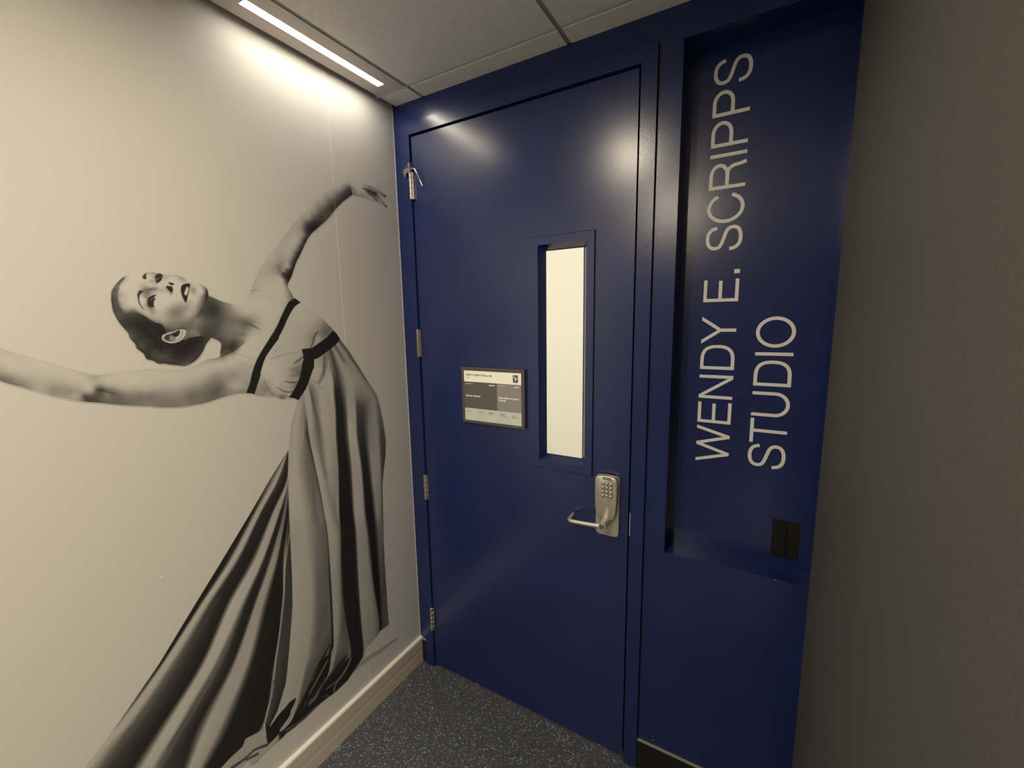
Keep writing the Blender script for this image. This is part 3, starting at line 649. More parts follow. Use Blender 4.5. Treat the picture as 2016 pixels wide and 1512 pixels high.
OPS_JSON = r'''[["row",3,[[-579.2,1234.9],[-651.2,1153.4],[-720.1,1069.4],[-813.2,960.6],[-898.4,863.4],[-997.4,748.9],[-1099.9,650.3],[-1163.6,598.0],[-1644.4,203.0],[-900.0,203.0],[-870.3,282.7],[-792.0,282.0],[-657.5,294.1],[-593.3,447.1],[-593.6,845.3],[-576.3,1209.0]],[[[-579.2,1234.9,60.0],[-651.2,1153.4,60.0],[-720.1,1069.4,30.0],[-813.2,960.6,25.0],[-898.4,863.4,25.0],[-997.4,748.9,25.0],[-1099.9,650.3,120.0],[-1163.6,598.0,160.0],[-1696.7,160.0,160.0]],[[-579.1,1234.8,70.0],[-647.1,1152.0,80.0],[-713.3,1066.6,35.0],[-800.3,953.8,25.0],[-889.7,857.9,20.0],[-993.4,745.7,40.0],[-1098.1,648.6,135.0],[-1162.0,596.3,163.0],[-1694.4,160.0,163.0]],[[-579.0,1234.8,150.0],[-635.6,1148.0,150.0],[-704.1,1062.7,155.0],[-787.9,947.3,165.0],[-881.1,852.4,165.0],[-988.2,741.6,160.0],[-1093.6,644.3,160.0],[-1157.1,591.1,165.0],[-1671.4,160.0,165.0]],[[-578.9,1234.8,160.0],[-627.2,1145.1,165.0],[-693.3,1058.2,160.0],[-777.5,941.9,160.0],[-871.1,846.1,160.0],[-976.0,732.1,160.0],[-1080.2,631.7,150.0],[-1145.5,578.8,125.0],[-1662.3,160.0,125.0]],[[-578.8,1234.8,60.0],[-620.5,1142.8,60.0],[-687.0,1055.6,45.0],[-765.8,935.7,35.0],[-858.9,838.3,50.0],[-952.7,713.9,60.0],[-1055.9,608.7,60.0],[-1126.1,558.3,60.0],[-1680.5,160.0,60.0]],[[-578.7,1234.8,40.0],[-598.1,1135.1,25.0],[-656.6,1042.9,25.0],[-735.9,920.0,25.0],[-822.0,814.9,25.0],[-907.6,678.6,25.0],[-1017.2,572.1,25.0],[-1081.6,511.4,30.0],[-1454.9,160.0,30.0]],[[-578.6,1234.7,150.0],[-591.1,1132.7,150.0],[-648.3,1039.4,155.0],[-719.4,911.4,165.0],[-807.1,805.5,170.0],[-894.8,668.6,165.0],[-1001.4,557.1,165.0],[-1062.1,490.8,165.0],[-1365.2,160.0,165.0]],[[-578.5,1234.7,160.0],[-589.4,1132.1,160.0],[-631.6,1032.4,150.0],[-700.5,901.4,160.0],[-780.0,788.3,165.0],[-873.6,652.0,165.0],[-981.5,538.3,165.0],[-1045.7,473.5,160.0],[-1356.7,160.0,160.0]],[[-578.5,1234.7,120.0],[-589.4,1132.1,120.0],[-627.4,1030.7,35.0],[-692.6,897.3,35.0],[-764.0,778.2,35.0],[-847.3,631.4,50.0],[-957.6,515.7,60.0],[-1019.0,445.3,60.0],[-1268.3,160.0,60.0]],[[-578.4,1234.7,120.0],[-589.2,1132.0,120.0],[-619.7,1027.5,30.0],[-679.6,890.5,35.0],[-744.7,765.9,25.0],[-827.5,615.9,30.0],[-934.7,494.0,30.0],[-979.1,403.2,40.0],[-1098.3,160.0,40.0]],[[-578.3,1234.6,120.0],[-589.0,1131.9,120.0],[-615.4,1025.7,110.0],[-670.0,885.5,150.0],[-735.6,760.2,150.0],[-816.0,606.9,150.0],[-912.3,472.8,160.0],[-963.2,386.3,165.0],[-1096.1,160.0,165.0]],[[-578.2,1234.6,120.0],[-588.9,1131.9,120.0],[-609.3,1023.1,110.0],[-656.0,878.1,140.0],[-717.6,748.7,150.0],[-784.7,582.4,155.0],[-878.1,440.5,150.0],[-940.8,362.7,150.0],[-1104.0,160.0,150.0]],[[-578.1,1234.6,120.0],[-588.7,1131.8,120.0],[-606.7,1022.0,30.0],[-648.6,874.2,30.0],[-699.1,737.0,25.0],[-766.2,568.0,30.0],[-852.2,416.0,25.0],[-922.5,343.4,25.0],[-1100.1,160.0,25.0]],[[-578.0,1234.6,120.0],[-588.5,1131.8,120.0],[-599.7,1019.1,28.0],[-635.7,867.5,28.0],[-653.5,708.1,25.0],[-703.0,518.5,22.0],[-763.8,332.3,25.0],[-887.0,305.9,25.0],[-947.0,160.0,25.0]],[[-577.9,1234.5,120.0],[-588.3,1131.7,120.0],[-598.8,1018.7,60.0],[-628.9,863.9,150.0],[-648.9,705.2,140.0],[-698.4,514.9,150.0],[-757.3,326.2,140.0],[-875.1,293.4,130.0],[-935.1,160.0,130.0]],[[-577.8,1234.5,120.0],[-588.1,1131.6,120.0],[-597.9,1018.4,60.0],[-621.1,859.8,60.0],[-645.0,702.7,60.0],[-694.0,511.4,70.0],[-752.7,321.8,70.0],[-871.1,289.2,90.0],[-931.1,160.0,90.0]],[[-577.7,1234.5,120.0],[-588.0,1131.6,120.0],[-597.1,1018.0,60.0],[-606.1,851.9,45.0],[-618.7,686.0,60.0],[-657.7,483.0,55.0],[-742.6,312.2,40.0],[-867.1,284.9,60.0],[-927.1,160.0,60.0]]],false],
["str",72,0.55,[[-845.12,843.38,7.61],[-896.49,778.31,12.33],[-965.38,714.96,13.36],[-1022.58,659.31,13.65],[-1081.12,612.24,13.11],[-1124.73,569.53,12.04]],3,0.0,0],
["str",30,0.5,[[-824.9,816.92,5.21],[-878.11,747.31,7.6],[-934.43,690.51,8.98],[-995.46,622.46,9.47],[-1069.28,541.6,10.59]],3,0.0,0],
["str",80,0.5,[[-820.96,706.57,5.41],[-867.6,637.72,9.71],[-925.81,579.14,11.11],[-973.9,522.47,10.84],[-1026.15,466.63,12.16]],3,0.0,0],
["str",45,0.5,[[-889.66,608.73,2.62],[-950.64,546.29,3.38],[-1003.36,497.05,3.27]],3,0.0,0],
["row",3,[[-503.0,1481.6],[-450.8,1540.1],[-385.4,1579.0],[-344.7,1597.3],[-338.1,1595.8],[-307.3,1559.1],[-256.7,1480.1],[-212.0,1409.5],[-179.0,1358.4],[-166.3,1313.5],[-155.0,1246.2],[-146.7,1172.9],[-145.8,1212.0],[-146.1,1146.7],[-153.1,1090.4],[-168.0,1028.7],[-180.1,970.2],[-184.5,885.1],[-190.0,767.5],[-194.7,696.7],[-192.6,708.3],[-195.3,618.3],[-196.0,431.9],[-193.4,317.9],[-244.5,322.2],[-262.0,311.0],[-330.0,295.5],[-344.0,269.4],[-366.5,255.0],[-427.6,226.7],[-482.9,222.4],[-518.9,226.8],[-565.2,229.6],[-610.0,224.6],[-652.3,224.8],[-692.2,230.0],[-689.8,226.4],[-753.7,226.1],[-804.9,219.8],[-821.7,269.0],[-782.1,265.6],[-750.7,255.7],[-753.1,301.2],[-740.4,306.2],[-707.0,338.9],[-669.0,416.1],[-658.8,461.9],[-645.7,527.6],[-627.4,627.1],[-617.3,685.1],[-610.8,766.5],[-606.1,851.9],[-601.6,943.9],[-593.7,1070.0],[-585.6,1170.5],[-575.5,1244.6],[-568.4,1282.5],[-558.6,1322.5],[-544.5,1361.7],[-526.1,1398.8]],[[[-524.1,1400.2,150.0],[-544.5,1361.7,150.0],[-558.6,1322.5,150.0],[-569.4,1278.6,150.0],[-585.0,1170.3,165.0],[-597.1,1018.0,168.0],[-601.6,943.9,155.0],[-610.8,766.5,162.0],[-627.4,627.1,162.0],[-645.7,527.6,162.0],[-658.8,461.9,162.0],[-669.0,416.1,160.0],[-707.0,338.9,158.0],[-740.4,306.2,155.0]],[[-519.7,1406.6,165.0],[-529.7,1362.3,168.0],[-545.7,1312.5,168.0],[-553.2,1274.5,168.0],[-556.8,1161.3,168.0],[-549.8,998.3,168.0],[-547.7,918.8,160.0],[-542.0,726.6,158.0],[-558.1,580.3,158.0],[-582.0,479.9,155.0],[-598.5,413.9,152.0],[-614.7,371.0,155.0],[-653.9,290.9,155.0],[-714.6,281.7,150.0]],[[-513.5,1412.6,150.0],[-513.1,1377.0,140.0],[-513.7,1312.5,135.0],[-519.9,1266.2,140.0],[-517.6,1148.8,120.0],[-509.5,981.4,130.0],[-505.0,898.9,125.0],[-514.4,710.6,110.0],[-528.6,560.4,105.0],[-555.0,459.7,110.0],[-591.0,407.9,105.0],[-607.3,364.8,105.0],[-648.6,286.1,110.0],[-709.6,277.0,60.0]],[[-504.7,1425.4,150.0],[-502.8,1357.2,130.0],[-501.1,1302.5,80.0],[-502.2,1261.7,60.0],[-487.9,1139.3,95.0],[-468.9,964.5,115.0],[-462.1,879.0,100.0],[-471.2,685.5,100.0],[-479.1,526.9,105.0],[-494.1,414.1,75.0],[-562.1,384.9,90.0],[-590.4,350.7,80.0],[-643.2,281.2,60.0],[-702.9,270.7,25.0]],[[-503.8,1426.0,150.0],[-501.3,1356.9,130.0],[-499.6,1302.1,70.0],[-501.0,1261.5,60.0],[-485.4,1138.5,60.0],[-466.8,963.6,80.0],[-459.6,877.8,60.0],[-464.9,681.8,20.0],[-470.6,521.2,15.0],[-482.4,405.4,18.0],[-544.3,370.7,30.0],[-578.9,341.2,25.0],[-637.8,276.3,25.0],[-696.2,264.3,20.0]],[[-500.2,1431.8,165.0],[-499.0,1356.4,165.0],[-497.3,1301.6,165.0],[-498.9,1260.9,165.0],[-482.4,1137.5,165.0],[-464.7,962.7,170.0],[-457.3,876.7,162.0],[-459.5,678.7,155.0],[-465.2,517.6,155.0],[-475.9,400.6,152.0],[-497.0,333.0,150.0],[-531.3,301.5,30.0],[-612.1,253.0,25.0],[-663.5,233.2,25.0]],[[-487.5,1444.2,165.0],[-481.0,1389.3,160.0],[-481.4,1323.7,160.0],[-481.3,1256.5,150.0],[-468.3,1133.0,165.0],[-444.2,954.2,165.0],[-436.6,867.1,165.0],[-443.4,669.3,155.0],[-448.9,506.5,155.0],[-466.2,393.3,145.0],[-492.8,329.6,140.0],[-523.0,294.7,110.0],[-600.8,242.7,40.0],[-636.6,207.7,30.0]],[[-480.4,1457.5,150.0],[-477.0,1410.3,95.0],[-468.8,1350.6,105.0],[-462.1,1293.6,105.0],[-459.3,1251.0,110.0],[-451.9,1127.8,140.0],[-429.2,947.9,140.0],[-421.4,860.0,150.0],[-428.0,660.4,140.0],[-437.9,499.1,130.0],[-459.6,388.4,110.0],[-479.9,319.4,60.0],[-510.6,284.3,60.0],[-589.3,232.4,40.0],[-618.1,190.2,30.0]],[[-468.7,1477.5,170.0],[-449.1,1431.5,165.0],[-439.1,1363.4,170.0],[-437.8,1288.2,170.0],[-434.6,1244.8,168.0],[-428.8,1120.4,165.0],[-418.4,943.4,130.0],[-410.4,854.9,130.0],[-419.1,655.2,112.0],[-426.7,491.5,95.0],[-432.9,368.4,95.0],[-449.1,294.8,28.0],[-489.4,266.6,28.0],[-581.6,225.3,28.0],[-606.8,179.5,28.0]],[[-453.5,1511.7,172.0],[-391.4,1468.2,170.0],[-387.5,1392.2,165.0],[-385.8,1315.2,160.0],[-391.9,1234.2,158.0],[-392.0,1108.6,140.0],[-403.0,936.9,150.0],[-402.6,851.2,90.0],[-415.7,653.3,80.0],[-413.0,482.3,90.0],[-400.6,344.3,105.0],[-426.5,276.8,110.0],[-463.2,244.9,105.0],[-569.8,214.7,25.0],[-595.4,168.6,25.0]],[[-389.1,1562.7,110.0],[-379.0,1485.6,110.0],[-375.9,1409.4,40.0],[-376.7,1332.7,28.0],[-383.1,1232.0,30.0],[-386.2,1106.7,30.0],[-399.6,935.5,25.0],[-399.2,849.7,30.0],[-412.3,651.3,30.0],[-409.6,480.0,30.0],[-397.1,341.6,30.0],[-421.9,273.1,25.0],[-456.5,239.3,25.0],[-553.9,200.3,25.0],[-579.9,153.9,25.0]],[[-387.0,1562.5,60.0],[-367.5,1491.8,70.0],[-356.4,1418.0,55.0],[-348.7,1327.3,32.0],[-351.6,1224.1,30.0],[-348.9,1094.8,25.0],[-343.3,912.0,25.0],[-342.4,823.2,25.0],[-351.7,616.1,25.0],[-351.5,440.7,25.0],[-350.0,306.4,25.0],[-391.3,248.8,20.0],[-413.1,203.1,20.0],[-491.3,143.6,25.0],[-497.5,75.7,25.0]],[[-380.1,1567.6,110.0],[-348.4,1482.2,130.0],[-339.5,1403.9,110.0],[-335.1,1324.6,100.0],[-335.5,1220.1,110.0],[-334.9,1090.3,70.0],[-336.1,909.0,100.0],[-334.0,819.3,80.0],[-339.5,609.1,70.0],[-341.6,434.1,60.0],[-340.0,298.9,60.0],[-372.0,233.4,40.0],[-377.2,173.3,40.0],[-387.9,50.0,40.0],[-394.1,-22.4,40.0]],[[-375.6,1569.2,150.0],[-329.9,1460.8,160.0],[-326.9,1390.2,155.0],[-328.3,1311.4,165.0],[-330.8,1218.9,178.0],[-327.8,1088.1,165.0],[-331.3,907.0,170.0],[-327.9,816.5,158.0],[-335.8,607.0,158.0],[-336.7,430.7,155.0],[-335.0,295.1,145.0],[-342.2,209.6,120.0],[-347.4,148.5,120.0],[-358.1,23.0,120.0],[-364.4,-50.6,120.0]],[[-371.0,1572.6,145.0],[-311.5,1458.6,158.0],[-299.0,1385.8,160.0],[-293.0,1316.5,165.0],[-297.5,1210.5,178.0],[-289.1,1075.7,170.0],[-292.1,890.6,170.0],[-281.8,795.0,150.0],[-281.5,575.4,150.0],[-277.6,390.8,145.0],[-288.4,260.4,140.0],[-295.7,172.6,140.0],[-300.9,109.8,140.0],[-311.6,-19.1,140.0],[-317.9,-94.7,140.0]],[[-368.7,1574.3,120.0],[-306.5,1462.0,155.0],[-291.8,1384.7,150.0],[-287.5,1323.5,110.0],[-292.6,1209.3,110.0],[-281.6,1073.3,120.0],[-279.5,885.4,110.0],[-271.6,790.3,70.0],[-265.8,566.3,110.0],[-250.7,372.7,112.0],[-261.6,240.3,112.0],[-268.9,151.2,112.0],[-274.1,87.5,112.0],[-284.8,-43.4,112.0],[-291.1,-120.2,112.0]],[[-366.4,1576.0,100.0],[-299.2,1465.0,152.0],[-282.3,1383.2,140.0],[-280.8,1326.3,80.0],[-285.3,1207.5,55.0],[-277.9,1072.1,35.0],[-276.4,884.1,25.0],[-265.1,787.3,25.0],[-260.5,563.2,20.0],[-242.5,367.1,20.0],[-253.4,234.1,20.0],[-260.7,144.6,20.0],[-265.9,80.6,20.0],[-276.6,-50.8,20.0],[-282.9,-128.0,20.0]],[[-361.9,1577.6,100.0],[-289.4,1467.8,150.0],[-260.4,1379.7,135.0],[-255.3,1321.6,80.0],[-260.4,1201.3,50.0],[-251.2,1063.6,35.0],[-241.9,869.7,25.0],[-240.1,775.6,25.0],[-236.3,549.2,20.0],[-237.0,363.4,30.0],[-247.8,230.0,30.0],[-255.1,140.2,30.0],[-260.4,76.0,30.0],[-271.1,-55.8,30.0],[-277.3,-133.2,30.0]],[[-357.2,1581.1,150.0],[-272.7,1465.9,148.0],[-230.4,1375.0,140.0],[-222.5,1315.4,130.0],[-232.3,1194.2,140.0],[-230.4,1056.9,160.0],[-221.9,861.3,150.0],[-218.6,765.6,115.0],[-222.6,541.2,95.0],[-228.7,357.8,75.0],[-239.5,223.8,75.0],[-246.8,133.6,75.0],[-252.0,69.1,75.0],[-262.7,-63.4,75.0],[-269.0,-141.1,75.0]],[[-348.7,1587.4,140.0],[-258.4,1460.3,135.0],[-204.7,1371.0,140.0],[-193.8,1310.0,150.0],[-189.9,1183.6,155.0],[-187.4,1043.2,155.0],[-197.4,851.1,130.0],[-199.3,756.6,112.0],[-208.7,533.2,85.0],[-209.0,344.5,92.0],[-219.8,209.0,90.0],[-227.1,117.9,90.0],[-232.3,52.7,90.0],[-243.0,-81.2,90.0],[-249.3,-159.8,90.0]],[[-345.2,1590.9,100.0],[-252.2,1463.6,100.0],[-191.9,1364.7,120.0],[-180.8,1303.3,120.0],[-170.8,1178.9,85.0],[-180.6,1041.0,90.0],[-191.9,848.8,90.0],[-193.8,754.0,100.0],[-203.0,529.9,80.0],[-200.4,338.7,90.0],[-211.2,202.6,90.0],[-218.5,111.1,90.0],[-223.7,45.6,90.0],[-234.5,-89.0,90.0],[-240.7,-168.0,90.0]],[[-338.1,1595.8,90.0],[-245.8,1462.9,90.0],[-181.5,1360.9,110.0],[-162.2,1295.5,100.0],[-149.6,1173.6,80.0],[-166.7,1036.5,60.0],[-186.3,846.4,70.0],[-190.1,752.3,70.0],[-200.2,528.3,75.0],[-194.7,334.8,85.0],[-205.5,198.3,85.0],[-212.8,106.5,85.0],[-218.0,40.8,85.0],[-228.7,-94.2,85.0],[-235.0,-173.4,85.0]]],false],
["str",105,0.8,[[-410.41,1536.77,5.44],[-416.2,1496.99,8.56],[-427.47,1465.22,9.3],[-443.69,1445.35,3.83]],3,0.0,0],
["str",70,0.6,[[-409.73,1544.03,2.33],[-411.05,1507.49,3.51],[-417.34,1471.35,3.51]],3,0.0,0],
["str",120,0.6,[[-466.61,1457.5,2.25],[-447.86,1444.1,3.06],[-435.29,1425.8,2.32]],3,0.0,0],
["str",90,0.7,[[-359.85,1575.65,2.42],[-345.15,1542.72,3.69],[-327.69,1510.74,3.76]],3,0.0,0],
["str",95,0.6,[[-335.42,1576.09,2.47],[-308.62,1543.77,5.06],[-270.6,1489.56,6.13],[-235.34,1437.27,5.43]],3,0.0,0],
["str",95,0.75,[[-479.56,1425.13,1.87],[-472.91,1391.51,3.4],[-465.22,1346.18,5.36],[-458.08,1292.74,6.22],[-457.52,1255.1,6.27]],3,0.0,0],
["str",180,0.5,[[-395.08,1520.72,5.53],[-393.08,1449.7,7.19],[-393.55,1374.18,6.47]],3,0.0,0],
["str",182,0.6,[[-322.38,1282.19,4.34],[-322.95,1221.79,5.26]],3,0.0,0],
["str",120,0.5,[[-271.55,1365.31,13.35],[-243.26,1344.12,18.25]],3,0.0,0],
["str",110,0.55,[[-462.67,1327.06,6.67],[-458.0,1245.02,10.2],[-453.24,1161.24,9.71],[-445.05,1091.46,7.08]],3,0.0,0],
["str",110,0.5,[[-515.27,1243.71,9.72],[-512.91,1163.09,16.5],[-508.67,1063.85,15.22],[-502.45,944.47,13.96]],3,0.0,0],
["str",95,0.4,[[-497.37,1109.21,6.76],[-499.72,1010.61,7.58],[-495.23,907.22,7.79]],3,0.0,0],
["str",40,0.8,[[-500.92,1287.67,1.95],[-494.46,1212.5,1.99],[-484.73,1131.34,1.7],[-474.44,1051.23,1.74],[-467.42,970.41,1.43],[-463.52,892.7,1.46]],3,0.0,0],
["str",95,0.7,[[-496.64,596.36,17.0],[-515.21,531.79,21.3],[-531.5,490.53,21.27]],3,0.0,0],
["str",130,0.9,[[-483.82,443.74,2.23],[-506.23,401.95,2.66],[-538.43,373.01,3.06],[-573.52,347.19,3.43]],3,0.0,0],
["str",20,0.9,[[-490.55,431.95,4.45],[-527.41,401.57,6.11],[-562.73,375.97,6.0],[-593.64,344.41,5.07]],3,0.0,0],
["str",18,0.9,[[-478.55,444.11,3.58],[-490.1,389.69,7.2],[-510.94,351.22,8.06],[-542.78,326.79,7.05]],3,0.0,0],
["str",120,0.9,[[-405.55,340.83,3.86],[-416.97,303.26,6.76],[-446.38,278.19,9.53],[-474.88,265.73,9.38]],3,0.0,0],
["str",22,0.95,[[-422.92,332.03,5.73],[-454.17,319.22,10.32],[-493.29,307.45,11.91],[-515.74,299.48,9.94]],3,0.0,0],
["str",150,0.9,[[-482.16,404.75,4.51],[-493.37,354.23,6.34],[-506.75,326.81,4.52]],3,0.0,0],
["poly",3,24,[[-530.7,398.7],[-511.6,401.1],[-488.7,392.4],[-494.7,353.3],[-505.4,324.0],[-520.3,301.2],[-494.5,296.1],[-463.2,301.9],[-430.3,315.0],[-413.8,317.4],[-384.2,294.6],[-418.9,260.3],[-453.1,239.5],[-481.2,223.4],[-518.9,226.8],[-565.2,229.6],[-610.0,224.6],[-652.3,224.8],[-692.2,230.0],[-689.1,261.0],[-661.3,263.6],[-633.2,287.6],[-598.3,318.3],[-561.5,357.9]],false],
["str",100,0.9,[[-552.06,398.33,8.88],[-574.38,368.39,8.8],[-598.8,341.1,8.71],[-619.53,319.92,7.48],[-630.49,301.85,4.59]],3,0.0,0],
["str",115,0.95,[[-504.85,378.69,4.92],[-530.42,355.63,6.08],[-561.39,329.49,5.99],[-588.74,304.51,4.73]],3,0.0,0],
["str",150,0.95,[[-483.86,362.45,5.01],[-492.26,336.85,5.65],[-507.59,316.99,4.37],[-522.48,300.08,2.48]],3,0.0,0],
["str",90,0.8,[[-468.13,350.28,9.54],[-480.93,327.87,9.5],[-495.93,313.4,6.29]],3,0.0,0],
["str",122,0.95,[[-403.26,306.22,6.04],[-424.98,283.53,7.99],[-450.53,267.67,7.88],[-473.3,259.32,6.48],[-485.39,245.52,5.81],[-490.01,228.54,4.52]],3,0.0,0],
["str",110,0.9,[[-475.93,264.49,4.52],[-500.21,266.87,5.08],[-518.27,265.9,3.76]],3,0.0,0],
["str",112,0.95,[[-522.46,316.03,2.47],[-535.67,299.47,5.53],[-554.41,283.61,7.92],[-568.45,269.9,10.29],[-583.87,269.13,11.37],[-592.49,265.39,6.55]],3,0.0,0],
["str",60,0.8,[[-601.04,289.86,6.47],[-610.74,273.16,7.04],[-626.94,270.91,5.8]],3,0.0,0],
["str",24,0.9,[[-595.28,293.27,3.54],[-582.12,287.48,2.39]],3,0.0,0],
["poly",3,158,[[-701.4,284.8],[-680.8,295.2],[-662.0,308.0],[-641.2,325.0],[-628.6,321.7],[-644.4,292.2],[-662.5,264.7],[-681.5,263.3],[-703.1,267.6]],true],
["poly",3,28,[[-698.0,319.0],[-677.3,329.9],[-659.3,335.5],[-639.9,330.5],[-653.1,308.2],[-673.4,293.9],[-701.2,287.2]],true],
["str",110,0.9,[[-685.85,244.34,3.92],[-653.95,234.68,2.87],[-625.57,230.48,2.35],[-592.72,234.32,2.4],[-559.07,234.3,1.84]],3,0.0,0],
["str",130,0.9,[[-541.08,241.7,1.24],[-529.25,243.09,1.88],[-516.58,235.94,1.9],[-516.46,227.58,1.9],[-533.61,227.85,1.88],[-553.66,230.95,1.54]],3,0.0,0],
["str",110,0.6,[[-691.61,236.25,1.4],[-657.05,229.3,1.44],[-628.01,232.74,1.76],[-614.88,230.45,1.18]],3,0.0,0],
["poly",3,150,[[-814.0,334.0],[-760.8,316.6],[-750.3,341.5],[-751.6,283.6],[-749.8,254.8],[-782.2,264.6],[-805.9,252.6],[-850.2,241.7],[-904.5,300.0],[-863.4,312.0],[-825.6,314.4]],false],
["poly",3,22,[[-749.3,324.4],[-736.0,306.5],[-705.3,321.5],[-679.8,325.9],[-662.5,293.5],[-701.8,257.5],[-737.2,247.8],[-749.7,255.8]],true],
["poly",3,150,[[-663.0,288.3],[-638.5,322.9],[-628.1,319.4],[-660.2,263.2],[-697.2,253.2],[-706.1,264.4]],true],
["str",30,0.9,[[-751.44,248.29,5.48],[-790.83,269.01,4.23],[-826.14,268.29,5.14],[-867.35,275.45,6.95]],3,0.0,0],
["str",35,0.9,[[-784.15,246.24,5.35],[-818.33,260.2,4.15]],3,0.0,0],
["str",60,0.8,[[-679.12,230.18,3.49],[-739.71,222.89,4.46],[-795.85,220.89,4.27]],3,0.0,0],
["str",165,0.8,[[-754.31,334.5,3.2],[-752.79,290.2,4.33]],3,0.0,0],
["str",170,0.9,[[-602.9,944.49,1.79],[-619.14,880.61,2.16],[-636.65,803.42,2.17],[-645.14,742.98,2.19],[-658.58,678.27,2.2],[-672.69,606.82,2.22],[-689.94,537.94,2.23],[-706.23,461.28,2.25]],0,0.0,3],
["str",165,0.9,[[-708.1,448.2,2.14],[-721.05,405.86,2.14],[-741.76,365.57,2.67],[-752.68,327.64,2.67]],0,0.0,0],
["str",105,0.6,[[-387.35,244.22,10.0],[-336.79,245.52,17.55],[-251.98,230.16,16.39],[-194.95,224.24,12.47],[-147.47,214.54,7.01]],0,0.0,0],
